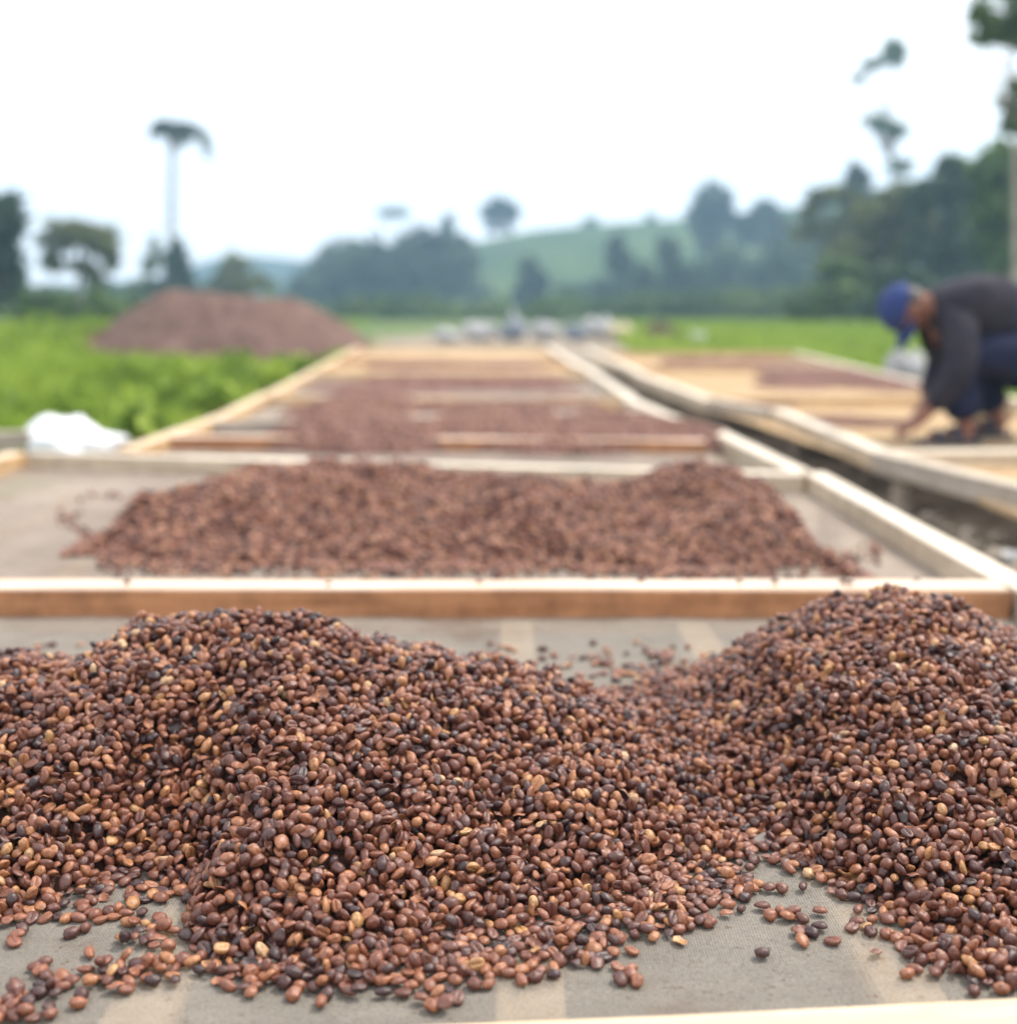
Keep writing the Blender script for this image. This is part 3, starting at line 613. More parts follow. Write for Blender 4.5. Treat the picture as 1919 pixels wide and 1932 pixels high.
# --- twigs, a dead leaf and other litter in the front heaps
def litter(px, py, length, ang, label, mat, wide):
    p = P(px, py, FLOOR); 
    for _ in range(30):        # slide along the line of sight until it meets the heap
        j = int((p.x - x0)/res); i = int((p.y - y0)/res)
        if 0 <= i < G.shape[0] and 0 <= j < G.shape[1] and FLOOR + G[i, j] >= p.z: break
        p = P(px, py, p.z + 0.008)
    bm = bmesh.new(); nseg = 6; rows = []
    for k in range(nseg + 1):
        t = k/nseg; w = wide*(math.sin(math.pi*(0.08 + 0.86*t)) if wide > 0.003 else 1 - 0.4*t); x = (t - .5)*length; yb = 0.06*length*math.sin(4*t + length*900)
        th = 0.0007 if wide > 0.003 else wide
        rows.append([bm.verts.new((x, yb + w*math.cos(a), 0.0015*math.sin(5*t) + th*math.sin(a) + (abs(w*math.cos(a))*0.4 if wide > 0.003 else 0))) for a in [i*math.pi/3 for i in range(6)]])
    for r0, r1 in zip(rows, rows[1:]):
        for k in range(6): bm.faces.new((r0[k], r0[(k+1) % 6], r1[(k+1) % 6], r1[k]))
    bm.faces.new(rows[0]); bm.faces.new(rows[-1][::-1]); bmesh.ops.recalc_face_normals(bm, faces=bm.faces)
    o = from_bm('dead_leaf' if wide > 0.003 else 'twig', bm, MAT[mat], smooth=True, loc=(p.x, p.y, p.z + 0.004)); o.rotation_euler = (R(28), 0, R(ang))
    return tag(o, label, 'leaf' if wide > 0.003 else 'twig')
litter(1445, 1592, 0.045, 35, 'curled grey leaf scrap in the valley between the two tall heaps', 'dead_leaf', 0.010)
litter(1300, 1570, 0.034, 120, 'small brown leaf scrap low on the flank of the broad heap', 'dead_leaf', 0.007)
litter(1740, 1640, 0.045, 110, 'thin grey twig lying low on the peaked heap', 'twig', 0.0012)
litter(1400, 1640, 0.03, 80, 'short dark twig where the heaps part above bare net', 'twig', 0.0016)
litter(470, 1640, 0.032, 60, 'short pale twig above the bare hollow in the broad heap', 'twig', 0.0011)

# ------------------------------------------------------------------ mounds, sacks, stones
def mound(name, label, cat, px, Y, py_top, rx_, ry_, mat, seed, flat=0.0):
    c = Q(px, py_top, Y); top = c.z; r_ = random.Random(seed); V = []; nr, na = 22, 64
    for i in range(nr):
        for k in range(na):
            t = i/(nr-1); a = k/na*6.2832
            rr_ = t*(1 + 0.08*math.sin(2*a + seed) + 0.05*math.sin(5*a + 2*seed))
            h = top*(1 - max(0, (t - flat)/(1 - flat))**1.2)*(1 + 0.06*math.sin(5*t*math.cos(a) + seed)) + 0.03*math.sin(9*a + 8*t)*t*(1-t)*2
            V.append((rr_*math.cos(a)*rx_, rr_*math.sin(a)*ry_, h if t < 1 else -0.08))
    i = np.arange(nr*na).reshape(nr, na); j = np.roll(i, -1, 1)
    q = np.stack([i[:-1], i[1:], j[1:], j[:-1]], -1).reshape(-1, 4)
    V = np.array(V); V[:, 2] += rng.normal(0, 0.022, len(V))
    o = np_mesh(name, V, q, MAT[mat], smooth=True); o.location = (c.x, Y, 0)
    return tag(o, label, cat)
mound('husk_mound', 'broad reddish-brown mound of coffee husk behind the grass', 'mound', 428, 17.0, 560, 2.1, 2.1, 'husk_mound', 3, 0.42)
mound('husk_mound', 'low brown shoulder of husk lying in the grass beside the broad mound', 'mound', 190, 16.5, 622, 0.55, 0.8, 'husk_mound', 5)
mound('soil_mound', 'small dark soil mound by the pale sacks beyond the beds', 'mound', 1245, 23.0, 610, 0.62, 0.6, 'dark_mound', 8)

def sack(label, px, py, Y, w, hgt, mat, seed, name='sack', dp=None, base=0.0):
    """a slumped filled sack with folds and a tied neck"""
    c = Q(px, py, Y); r_ = random.Random(seed); bm = bmesh.new(); bmesh.ops.create_icosphere(bm, subdivisions=4, radius=1.0); ph = [r_.uniform(0, 6) for _ in range(8)]
    dp = dp or w*0.75
    for v in bm.verts:
        x, y, z = v.co; a = math.atan2(y, x)
        f = 1 + 0.10*math.sin(3*a + ph[0] + 2*z) + 0.06*math.sin(7*a + ph[1] + 4*z) + 0.05*math.sin(13*a + 6*z + ph[2])*max(0, z) + 0.05*math.sin(9*x + 7*y + ph[3])
        zz = (z + 1)/2; zz = max(zz, 0.04)
        fl_ = 1.0 + 0.18*max(0, 0.35 - zz)
        peak = 0.22*math.exp(-((x - 0.35*math.cos(ph[4]))**2 + (y - 0.3*math.sin(ph[4]))**2)/0.06)*(z > 0) + 0.14*math.exp(-((x + 0.4)**2 + y*y)/0.05)*(z > 0)
        v.co = (x*f*fl_*w/2, y*f*fl_*dp/2, (zz**0.8)*hgt*(0.82 + 0.10*math.sin(4*x + ph[5]) + peak))
    o = from_bm(name, bm, MAT[mat], smooth=True, loc=(c.x, Y, base)); o.rotation_euler = (0, 0, r_.uniform(-.4, .4))
    return tag(o, label, 'sack')
sack('crumpled white plastic sack on the ground beside the long bed', 125, 800, 5.6, 0.47, 0.25, 'white_plastic', 4)
sack('white sack lying in bright grass in front of the worker', 1712, 665, 10.5, 0.32, 0.40, 'pale_sack', 6)
sp = [(845, 632, 24, .55, .30, 'pale_sack', 'low pale sack beside a grey sack beyond the long bed'), (905, 622, 25, .75, .42, 'pale_sack', 'wide off-white sack beside the dark sack beyond the long bed'),
      (968, 622, 24.5, .55, .45, 'blue_grey_sack', 'dark blue-grey sack among pale sacks beyond the long bed'), (975, 608, 26, .5, .52, 'pale_sack', 'tall pale sack standing behind the dark sack'),
      (1030, 622, 25, .6, .42, 'pale_sack', 'off-white sack between the dark sack and a beige one'), (1085, 625, 24, .5, .38, 'blue_grey_sack', 'small slate sack in the gap between the two beds'),
      (1130, 615, 26, .7, .5, 'pale_sack', 'plump off-white sack next to the beige sack'), (1170, 622, 24, .5, .40, 'beige_sack', 'beige sack touching the small dark soil mound'), (1320, 632, 22, .5, .25, 'pale_sack', 'flat pale sack at the edge of the bright grass')]
for i, (x, y, Y, w, h, m_, lab) in enumerate(sp): sack(lab, x, y, Y, w, h, m_, 20 + i)

def stone(px, py, size, mat, label, seed, base=-0.01):
    p = P(px, py, 0.0); r_ = random.Random(seed); bm = bmesh.new(); bmesh.ops.create_icosphere(bm, subdivisions=2, radius=1.0)
    ax = Vector((r_.uniform(.8, 1.2), r_.uniform(.7, 1.1), r_.uniform(.45, .75)))
    for v in bm.verts:
        k = 1 + 0.16*math.sin(3*v.co.x + seed) + 0.12*math.sin(4*v.co.y + 2*seed) + r_.uniform(-.05, .05); v.co = Vector((v.co.x*ax.x, v.co.y*ax.y, v.co.z*ax.z))*k*size
    o = from_bm('stone', bm, MAT[mat], loc=(p.x, p.y, size*0.4 + base)); o.rotation_euler = (0, 0, r_.uniform(0, 6))
    if label: tag(o, label, 'stone', 'stones in the gap between the beds' if mat == 'stone' else None)
    return o
stone(1715, 945, 0.032, 'white_stone', 'white stone on the dirt in the gap between the beds', 1)
stone(1905, 1055, 0.04, 'white_stone', 'pale stone against the outer side of the near bed', 2)
for i in range(70):
    t = random.random()**1.6; py = 780 + 330*t; px = np.interp(py, [780, 850, 1000, 1110], [1400, 1560, 1800, 1985]) + random.gauss(0, 55)*(0.3 + t)
    stone(px, py, random.uniform(0.012, 0.042), 'stone', 'small grey-brown stone on the dirt between the two rows of beds', 30 + i)
# an old plank leaning out of the grass
pl = empty('plank', Vector((Q(-95, 820, 5.3).x, 5.2, 0)))
pl_b = beam('board', (pl.location.x - 0.5, 5.2), (pl.location.x + 0.28, 5.45), pl, 'wood_grey', 0.05, 0.10, 0.19)
tag(pl, 'grey weathered plank lying on blocks beside the white sack', 'plank')
for k in (-0.3, 0.15):
    beam('block', (pl.location.x + k - 0.06, 5.25 + k*0.3), (pl.location.x + k + 0.06, 5.27 + k*0.3), pl, 'wood_grey', 0.09, -0.03, 0.097)

# ------------------------------------------------------------------ grass
def leaf_quads(C, size, r_):
    n_ = len(C); u = r_.normal(size=(n_, 3)); u /= np.linalg.norm(u, axis=1, keepdims=True); v = r_.normal(size=(n_, 3)); v -= u*(u*v).sum(1, keepdims=True); v /= np.linalg.norm(v, axis=1, keepdims=True)
    s = size*r_.uniform(.6, 1.3, (n_, 1)); u = u*s; v = v*s*0.55
    V = np.stack([C - u, C - v*0.9 + u*0.05, C + u, C + v], 1).reshape(-1, 3); return V, np.arange(n_*4).reshape(-1, 4)
def blades(name, label, xs, ys, hs, seed, leafy=0.3, weeds=None):
    r_ = np.random.default_rng(seed); n_ = len(xs); a = r_.uniform(0, 6.283, n_); w = np.where(r_.random(n_) < leafy, r_.uniform(.012, .03, n_), r_.uniform(.004, .009, n_))*(0.6 + hs*1.4)
    lean = r_.uniform(.15, .75, n_)*hs; b_ = r_.uniform(0, 6.283, n_)
    ca, sa = np.cos(a)*w, np.sin(a)*w; lx_, ly_ = np.cos(b_)*lean, np.sin(b_)*lean
    B = np.stack([xs, ys, np.full(n_, -0.03)], -1); rows = []
    for t, wf in ((0, .5), (.55, 1.0), (1.0, .12)):
        c = B + np.stack([lx_*t*t, ly_*t*t, (hs + .03)*(t - 0.12*t*t)], -1)
        o = np.stack([ca*wf, sa*wf, np.zeros(n_)], -1); rows += [c - o, c + o]
    V = np.stack(rows, 1).reshape(-1, 3); k = np.arange(n_)[:, None]*6
    Fq = np.concatenate([k + np.array([[0, 1, 3, 2]]), k + np.array([[2, 3, 5, 4]])], 0)
    patch = 0.5 + 0.4*np.sin(xs*3.3 + 1.3*np.sin(ys*2.1)) + 0.35*np.sin(ys*3.9 + xs*1.7)
    tone = np.clip(patch*0.55 + r_.normal(.22, .2, n_), 0, 1); tone = np.concatenate([tone, tone])
    if weeds is not None:
        C, T = [], []
        for x, y, h in weeds:
            nn = 110; q = r_.normal(size=(nn, 3)); q /= np.linalg.norm(q, axis=1, keepdims=True); q *= r_.random((nn, 1))**0.4
            C.append(np.array([x, y, h*0.55]) + q*np.array([h*.5, h*.5, h*.5])); T.append(np.clip(r_.uniform(.2, .85) + r_.normal(0, .2, nn), 0, 1))
        LV, LF = leaf_quads(np.concatenate(C), 0.05, r_); Fq = np.concatenate([Fq, LF + len(V)]); V = np.concatenate([V, LV]); tone = np.concatenate([tone] + T)
    return tag(np_mesh(name, V, Fq, MAT['grass'], tone=tone), label, 'grass', kind='stuff')
n_ = 52000; xs = -1.75 - 9.5*rng.random(n_)**1.3; ys = 4.0 + 17*rng.random(n_)**1.1
lim = np.interp(ys, [4.0, 6, 9, 17, 21], [-2.0, -1.62, -1.58, -1.6, -1.6]); ok = xs < lim
ok &= ~(((xs + 3.6)/1.9)**2 + ((ys - 17.0)/1.9)**2 < 1); ok &= ~(((xs + 1.95)/0.33)**2 + ((ys - 5.6)/0.3)**2 < 1)
xs, ys = xs[ok], ys[ok]; dist = lim[ok] - xs
lowf = 0.35 + 0.65*np.clip(np.sin(xs*1.7 + np.sin(ys*0.9)*2)*0.5 + 0.6, 0, 1)
hs = (0.14 + 0.38*np.clip(dist/1.9, 0, 1) + 0.18*np.clip((dist - 2)/3, 0, 1))*rng.uniform(.5, 1.15, len(xs))*(0.55 + 0.45*lowf)
hs *= np.where((ys > 11.5) & (dist < 3.4), 0.45, 1)
wd = []
while len(wd) < 260:
    y = random.uniform(4.8, 19); x = np.interp(y, [4.0, 6, 9, 17, 21], [-2.2, -1.75, -1.7, -1.75, -1.75]) - 7*random.random()**1.3
    if (y > 11.5 and x > -5.2 and random.random() < 0.45) or ((x + 3.6)/2.0)**2 + ((y - 17)/2.1)**2 < 1 or ((x + 1.95)/0.5)**2 + ((y - 5.6)/0.5)**2 < 1: continue
    wd.append((x, y, random.uniform(.14, .22) if y > 11.5 and x > -5.2 else random.uniform(.14, .32) + 0.36*min(1, max(0, (-x - 2.4)/2.5))*random.random()))
blades('grass', 'lush bright green grass and weeds beside the long bed and the brown mound', xs, ys, hs*0.85, 1, weeds=wd)
n_ = 46000; ys = 6 + 34*rng.random(n_)**1.25; xs = np.interp(ys, [6, 15, 16.5, 40], [RR + 0.3, RR + 0.25, 1.9, 3.0]) + 13*rng.random(n_)**1.4
hs = (0.14 + 0.18*np.clip((ys - 10)/15, 0, 1))*rng.uniform(.5, 1.2, n_)
blades('grass', 'bright green grass strip behind the worker', xs, ys, hs, 2, 0.2)
n_ = 16000; ys = 18 + 30*rng.random(n_); xs = -14 + 9.5*rng.random(n_); ok = ys > 18.5; xs, ys = xs[ok], ys[ok]
blades('grass', 'rough grass growing behind the husk mound', xs, ys, rng.uniform(.1, .32, len(xs)), 3)

# ------------------------------------------------------------------ trees
def tube(V, Fc, pts, rads, sides=7):
    base = len(V); d = None
    for i, (p, r_) in enumerate(zip(pts, rads)):
        p = Vector(p); q = Vector(pts[min(i+1, len(pts)-1)]) - Vector(pts[max(i-1, 0)]); q.normalize()
        u = q.orthogonal().normalized() if abs(q.z) < 0.99 else Vector((1, 0, 0)); u = (Vector((1, 0.13, 0)) - q*q.dot(Vector((1, 0.13, 0)))).normalized(); w = q.cross(u)
        for k in range(sides):
            a = k/sides*6.2832; V.append(p + (u*math.cos(a) + w*math.sin(a))*r_)
    for i in range(len(pts)-1):
        for k in range(sides):
            a = base + i*sides + k; c = base + i*sides + (k+1) % sides; Fc.append((a, c, c + sides, a + sides))
def tree(name, label, Y, base_px, blobs, trunk_r, leaf, mat='leaf_mid', bark='bark', dens=1.0, seed=0, lean=0.0, ground=0.0, nmax=11000, group=None, hollow=0.45):
    """blobs: leaf clumps of the crown (x, y, half width, half height) as the photograph shows them, at distance Y"""
    r_ = np.random.default_rng(100 + seed); rr_ = random.Random(seed); s = Y/F
    B = [(Q(x, y, Y), a*s, c*s) for x, y, a, c in blobs]
    bx = Q(base_px, 600, Y).x; root = empty(name, (bx, Y, ground)); tag(root, label, 'tree', group)
    topz = max(p.z for p, a, c in B); low = min(p.z - c*0.5 for p, a, c in B)
    V, Fc = [], []; tx = sum(p.x for p, a, c in B)/len(B); th = max(low + (topz - low)*0.55, ground + 0.5)
    spine = [Vector((bx, Y, ground - 0.3))]
    for t in (0.25, 0.5, 0.75, 1.0): spine.append(Vector((bx + (tx - bx)*t*t + rr_.uniform(-1, 1)*trunk_r*0.6, Y + rr_.uniform(-1, 1)*trunk_r*0.5, ground + (th - ground)*t)))
    tube(V, Fc, spine, [trunk_r*1.35, trunk_r, trunk_r*0.85, trunk_r*0.7, trunk_r*0.5])
    cs, dep = [], []
    tot = sum(a*c for p, a, c in B)
    for p, a, c in B:
        dy = rr_.uniform(-0.5, 0.5)*a; ctr = Vector((p.x, Y + dy, p.z)); st = spine[3] if ctr.z > spine[3].z else spine[2]
        mid = (st + ctr)*0.5 + Vector((0, 0, -0.12*(ctr - st).length)); tube(V, Fc, [st, mid, ctr], [trunk_r*0.5, trunk_r*0.34, trunk_r*0.12], 6)
        nn = int(min(nmax*a*c/tot, 7.0*a*c*3.2/(leaf*leaf)*dens)) + 140
        nc = max(9, int(nn/45)); dirs = r_.normal(size=(nc, 3)); dirs /= np.linalg.norm(dirs, axis=1, keepdims=True); rad = (hollow + (1 - hollow)*r_.random(nc)**0.6)
        sub = dirs*rad[:, None]; pick = r_.integers(0, nc, nn); off = r_.normal(0, 0.24, (nn, 3))
        L = (sub[pick] + off)*np.array([a, min(a, 1.3*c + 0.3*a), c]) + np.array(ctr); cs.append(L)
        tn = np.clip(0.5 + r_.normal(0, .16, nc)[pick] + r_.normal(0, .14, nn), 0, 1); dep.append(tn)
    mk('trunk', V, Fc, MAT[bark], root, True)
    C = np.concatenate(cs); LV, LF = leaf_quads(C, leaf*1.2, r_)
    np_mesh('crown', LV, LF, MAT[mat], root, tone=np.concatenate(dep))
    return root

# by the house side of the grass
tree('tree', 'dark dense tree cut off by the frame edge beyond the grass', 34, 18, [(-20, 430, 55, 50), (10, 420, 34, 40), (-5, 490, 45, 50), (10, 540, 30, 40), (-60, 480, 60, 70)], 0.16, 0.17, 'leaf_dark', seed=1)
tree('umbrella_tree', 'umbrella-shaped tree with olive dome and bare gaps under it', 45, 150, [(150, 432, 58, 18), (110, 455, 30, 17), (190, 456, 32, 20), (150, 445, 50, 16), (100, 500, 14, 26), (205, 490, 14, 30), (150, 500, 22, 12), (175, 520, 14, 20)], 0.10, 0.16, 'leaf_olive', seed=2, dens=0.8)
tree('tree', 'small leafy green shrub tree under the umbrella-shaped tree', 30, 190, [(190, 575, 38, 24), (130, 580, 40, 24), (230, 590, 30, 18), (60, 585, 45, 28)], 0.06, 0.13, 'leaf_mid', seed=3)
tree('tree', 'thin grey-green conifer at the foot of the very tall palm', 62, 335, [(333, 520, 26, 34), (330, 485, 13, 24), (338, 465, 7, 16), (318, 545, 36, 18)], 0.10, 0.2, 'leaf_dark', seed=4)
tree('tree', 'rounded olive tree right behind the brown mound', 70, 445, [(445, 520, 38, 30), (425, 540, 36, 22), (478, 540, 34, 22)], 0.16, 0.24, 'leaf_olive', seed=5)
tree('tree', 'wispy pale sapling next to the conifer under the palm', 66, 285, [(285, 490, 13, 26), (275, 540, 28, 20), (292, 465, 7, 16)], 0.05, 0.15, 'leaf_mid', seed=6, dens=0.35)
tree('tree', 'bluish low tree mass between the umbrella-shaped tree and the conifer', 95, 250, [(240, 560, 46, 20), (200, 555, 30, 20), (380, 555, 40, 20), (100, 565, 60, 22), (20, 565, 40, 26)], 0.14, 0.3, 'leaf_dark', seed=7)

# the very tall palm
def palm(label, px, Y, top_py, seed):
    s = Y/F; c = Q(px, top_py, Y); bx = Q(px - 2, 600, Y).x; root = empty('palm_tree', (bx, Y, 0)); tag(root, label, 'palm tree'); r_ = random.Random(seed)
    V, Fc = [], []; pts = [Vector((bx + (c.x - bx)*t*t, Y, -0.3 + (c.z + 0.3)*t)) for t in (0, .2, .4, .6, .8, 1)]; tube(V, Fc, pts, [.19, .15, .135, .125, .115, .11], 8)
    mk('trunk', V, Fc, MAT['bark'], root, True)
    fr = [(-1, .15, .95), (-.8, .5, .8), (-.9, -.4, .85), (-.3, .9, .8), (.35, .9, .8), (1, .1, 1.5), (.95, .35, 1.35), (.9, -.35, 1.4), (.5, -.8, 1.0), (-.2, -.95, .9), (.8, .6, 1.2), (.15, .2, .8)]
    for k, (dx, dy, ln) in enumerate(fr):
        L = ln*1.35; h = Vector((dx, dy, 0)).normalized(); W, Fw = [], []; axis = []
        for i in range(11):
            t = i/10; axis.append(c + h*L*math.sin(t*1.5)*0.95 + Vector((0, 0, 0.62*math.sin(t*2.1) - (1.15 if dx < .3 else 1.55)*t*t*ln)))
        tube(W, Fw, axis, [.03*(1 - .8*i/10) for i in range(11)], 4)
        side = Vector((-h.y, h.x, 0))
        for i in range(1, 10):
            for q in (0, .5):
                p = axis[i]*(1-q) + axis[i+1]*q; tl = 0.58*math.sin(math.pi*(i + q)/11) + .1
                for sg in (-1, 1):
                    d_ = (side*sg*0.75 + (axis[i+1] - axis[i]).normalized()*0.6 + Vector((0, 0, -.55))).normalized()*tl; e = (axis[i+1] - axis[i]).normalized()*0.085
                    b_ = len(W); W += [p - e, p + e, p + d_ + e*0.3, p + d_ - e*0.3]; Fw.append((b_, b_+1, b_+2, b_+3))
        mk('frond', W, Fw, MAT['leaf_dark'], root)
    V, Fc = [], []
    for k in range(9):
        a = k*0.7; q = Vector((math.cos(a), math.sin(a), 0)); tube(V, Fc, [c, c + q*.28 + Vector((0, 0, -.3)), c + q*.22 + Vector((-.1, 0, -1.0 - .5*r_.random()))], [.03, .05, .015], 4)
    mk('dead_fronds', V, Fc, MAT['bark'], root)
palm('very tall slender palm with drooping lopsided crown standing against the sky', 328, 62, 238, 3)

# trees on and below the green hill
tree('umbrella_tree', 'small faint umbrella tree far off on the skyline', 215, 742, [(742, 401, 22, 10), (728, 404, 12, 6), (756, 405, 12, 6)], 0.07, 0.32, 'leaf_mid', seed=8, dens=0.7, ground=5)
tree('umbrella_tree', 'broad umbrella tree on thin stems standing clear above the hill crest', 165, 945, [(948, 388, 26, 13), (925, 402, 18, 12), (965, 402, 18, 11), (930, 425, 8, 16), (958, 428, 6, 14)], 0.08, 0.34, 'leaf_dark', seed=9, dens=0.9, ground=3)
tree('columnar_tree', 'dark columnar tree rising out of the dark wood edge', 150, 846, [(846, 440, 17, 24), (844, 480, 19, 30), (850, 520, 24, 34), (838, 560, 24, 30)], 0.25, 0.4, 'leaf_dark', seed=10)
for i, (x, top, w, lab) in enumerate(((1002, 490, 24, 'dark upright tree standing alone low on the green hillside'), (1166, 450, 26, 'tall dark hillside tree next to the paired tree clump'), (1262, 448, 28, 'stout dark hillside tree below the ridge-top tree'), (1216, 500, 18, 'small dark tree between two taller hillside trees'))):
    h = 600 - top; tree('tree', lab, 105 - 4*i, x, [(x - 3, top + h*.15, w*.7, h*.16), (x + 3, top + h*.38, w, h*.2), (x - 2, top + h*.62, w*1.1, h*.2), (x + 6, top + h*.85, w*1.3, h*.16)], 0.2, 0.3, 'leaf_dark', seed=20 + i, dens=0.8)
tree('tree', 'bushy dark tree topping the ridge above the hillside', 140, 1340, [(1345, 375, 30, 24), (1325, 405, 26, 24), (1365, 410, 24, 22), (1340, 440, 34, 24)], 0.25, 0.36, 'leaf_dark', seed=26, ground=4, dens=0.9)
tree('tree', 'ragged ridge tree next to the bushy dark one', 140, 1435, [(1440, 400, 24, 18), (1412, 415, 18, 16), (1465, 418, 22, 16), (1435, 440, 40, 22), (1490, 430, 24, 20)], 0.22, 0.36, 'leaf_dark', seed=27, ground=4, dens=0.9)
tree('tree', 'tiny round bush on the bare green ridge line', 190, 1113, [(1113, 419, 14, 9)], 0.1, 0.35, 'leaf_mid', seed=28, ground=10)
tree('tree', 'tiny pointed bush on the bare green ridge line near the ridge trees', 190, 1225, [(1225, 415, 10, 9)], 0.1, 0.35, 'leaf_mid', seed=29, ground=11)

def forest(label, sky_line, Y, bottom, mat, seed, depth=18, ncl=130, leaf=0.42, size=1.0):
    """a far wood that reads as one mass: crowns packed under the skyline the photograph shows"""
    r_ = np.random.default_rng(seed); px = [p[0] for p in sky_line]; py = [p[1] for p in sky_line]; C, T = [], []
    for _ in range(ncl):
        x = r_.uniform(px[0], px[-1]); top = float(np.interp(x, px, py)); y = r_.uniform(top + 8, max(top + 14, bottom)); dy = r_.uniform(-depth, depth)*(0.2 + 0.8*(bottom - y)/max(bottom - top, 1)*-0.2 + 0.2)
        c = Q(x, y, Y + dy); rad = r_.uniform(1.2, 2.6)*size; nn = 300; q = r_.normal(size=(nn, 3)); q /= np.linalg.norm(q, axis=1, keepdims=True); q *= (0.5 + 0.5*r_.random((nn, 1)))
        C.append(np.array(c) + q*np.array([rad, rad, rad*1.2]) + r_.normal(0, .15, (nn, 3))); T.append(np.clip(r_.uniform(.1, .8) + r_.normal(0, .15, nn), 0, 1))
    V, Fq = leaf_quads(np.concatenate(C), leaf, r_)
    V[:, 2] = np.maximum(V[:, 2], -0.2)
    return tag(np_mesh('forest', V, Fq, MAT[mat], tone=np.concatenate(T)), label, 'forest', kind='stuff')
forest('dark blue wood climbing the flank of the green hill', [(555, 575), (590, 540), (625, 515), (660, 478), (690, 488), (720, 478), (760, 472), (800, 466), (840, 458), (868, 476), (880, 540), (895, 600)], 114, 600, 'leaf_dark', 31)
forest('grey-green wood covering the lower hillside below the ridge trees', [(1060, 600), (1130, 586), (1200, 575), (1260, 560), (1310, 530), (1370, 500), (1430, 480), (1500, 450), (1560, 440)], 104, 600, 'leaf_dark', 32, ncl=110)
forest('dark scrub along the foot of the wooded hill', [(540, 606), (620, 598), (680, 585), (740, 600), (800, 590), (870, 604), (940, 598), (1000, 606), (1100, 600)], 62, 600, 'leaf_mid', 33, depth=3, ncl=70, leaf=0.2, size=0.4)
forest('grey-green scrub between the hillside and the bright grass', [(1040, 600), (1200, 590), (1350, 580), (1500, 570), (1600, 560), (1750, 560)], 62, 600, 'leaf_mid', 34, depth=3, ncl=130, leaf=0.2, size=0.42)
forest('blue-green scrub behind the husk mound and the weeds', [(-120, 570), (30, 560), (90, 590), (150, 565), (230, 590), (300, 575), (420, 590), (560, 604)], 62, 600, 'leaf_mid', 35, depth=3, ncl=90, leaf=0.2, size=0.42)

# the trees behind the worker
tree('tree', 'open-crowned olive tree with a hollow ring of foliage', 58, 1560, [(1530, 400, 18, 28), (1560, 368, 30, 14), (1600, 372, 20, 14), (1545, 440, 34, 24), (1610, 420, 34, 26), (1580, 480, 44, 36)], 0.16, 0.2, 'leaf_olive', seed=41, dens=0.75)
tree('tree', 'small bluish treetop poking above the olive trees', 80, 1620, [(1618, 330, 20, 20), (1605, 352, 18, 14), (1625, 380, 26, 30)], 0.14, 0.24, 'leaf_dark', seed=42)
tree('tree', 'large yellowish olive tree left of the dark trees', 46, 1680, [(1690, 370, 36, 28), (1650, 410, 40, 34), (1720, 400, 36, 34), (1670, 470, 50, 40), (1715, 460, 44, 44), (1620, 500, 40, 40)], 0.18, 0.19, 'leaf_olive', seed=43, dens=0.9)
tree('tree', 'dark dense tree standing between the olive tree and the big green tree', 42, 1790, [(1800, 330, 44, 36), (1760, 370, 40, 44), (1830, 360, 40, 50), (1780, 450, 60, 50), (1840, 470, 60, 60), (1750, 520, 60, 50), (1840, 560, 70, 40)], 0.22, 0.19, 'leaf_dark', seed=44)
tree('tree', 'big fresh green tree leaning over the worker\'s back', 31, 1900, [(1890, 320, 50, 44), (1930, 290, 50, 40), (1870, 380, 42, 44), (1930, 400, 60, 60), (1890, 460, 50, 44), (1990, 360, 60, 70)], 0.2, 0.16, 'leaf_mid', seed=45)
tree('tree', 'grey-green thicket tree at the edge of the bright grass', 38, 1600, [(1560, 560, 44, 40), (1610, 570, 44, 40), (1650, 555, 44, 44), (1530, 590, 36, 24), (1580, 520, 34, 30)], 0.1, 0.17, 'leaf_mid', seed=46, dens=0.7)
tree('tree', 'low dark shrub tree hidden behind the worker\'s cap', 36, 1700, [(1690, 550, 44, 44), (1740, 560, 50, 44), (1660, 590, 40, 24), (1800, 570, 60, 40)], 0.1, 0.17, 'leaf_dark', seed=47)
tree('tall_tree', 'tall spindly tree with a few sparse leaf clumps high in the sky', 78, 1690, [(1690, 100, 22, 22), (1668, 112, 12, 8), (1640, 122, 18, 9), (1622, 146, 14, 6), (1665, 232, 30, 14), (1690, 248, 18, 14), (1640, 225, 14, 6), (1700, 315, 22, 12)], 0.2, 0.17, 'leaf_mid', 'bark', seed=48, dens=0.5)
tree('tall_tree', 'tall pale-barked tree with foliage hanging in from the frame corner', 17, 1921, [(1885, 5, 56, 36), (1850, 35, 22, 28), (1895, 55, 30, 26), (1870, 70, 18, 16), (1915, 40, 30, 40), (1960, 20, 50, 60), (1908, 180, 20, 26), (1912, 225, 20, 22), (1950, 180, 40, 50)], 0.05, 0.06, 'leaf_mid', 'bark_pale', seed=49, dens=0.16, hollow=0.6)

# ------------------------------------------------------------------ the worker
def skinned(name, joints, edges, rootj, mat, parent, levels=2):
    me = bpy.data.meshes.new(name); keys = list(joints); ix = {k: i for i, k in enumerate(keys)}
    me.from_pydata([joints[k][0] for k in keys], [(ix[a], ix[c]) for a, c in edges], []); me.materials.append(MAT[mat])
    o = bpy.data.objects.new(name, me); COL.objects.link(o); o.parent = parent
    md = o.modifiers.new('skin', 'SKIN'); md.use_smooth_shade = True
    for k, v in zip(keys, me.skin_vertices[0].data):
        r_ = joints[k][1]; v.radius = (r_, r_) if not isinstance(r_, tuple) else r_; v.use_root = (k == rootj)
    sb = o.modifiers.new('sub', 'SUBSURF'); sb.levels = levels; sb.render_levels = levels
    return o
foot = P(1779, 832, FLOOR)
man = empty('person', (foot.x, foot.y, FLOOR)); tag(man, 'person in dark shirt, navy trousers and blue cap crouching over the beans', 'person')
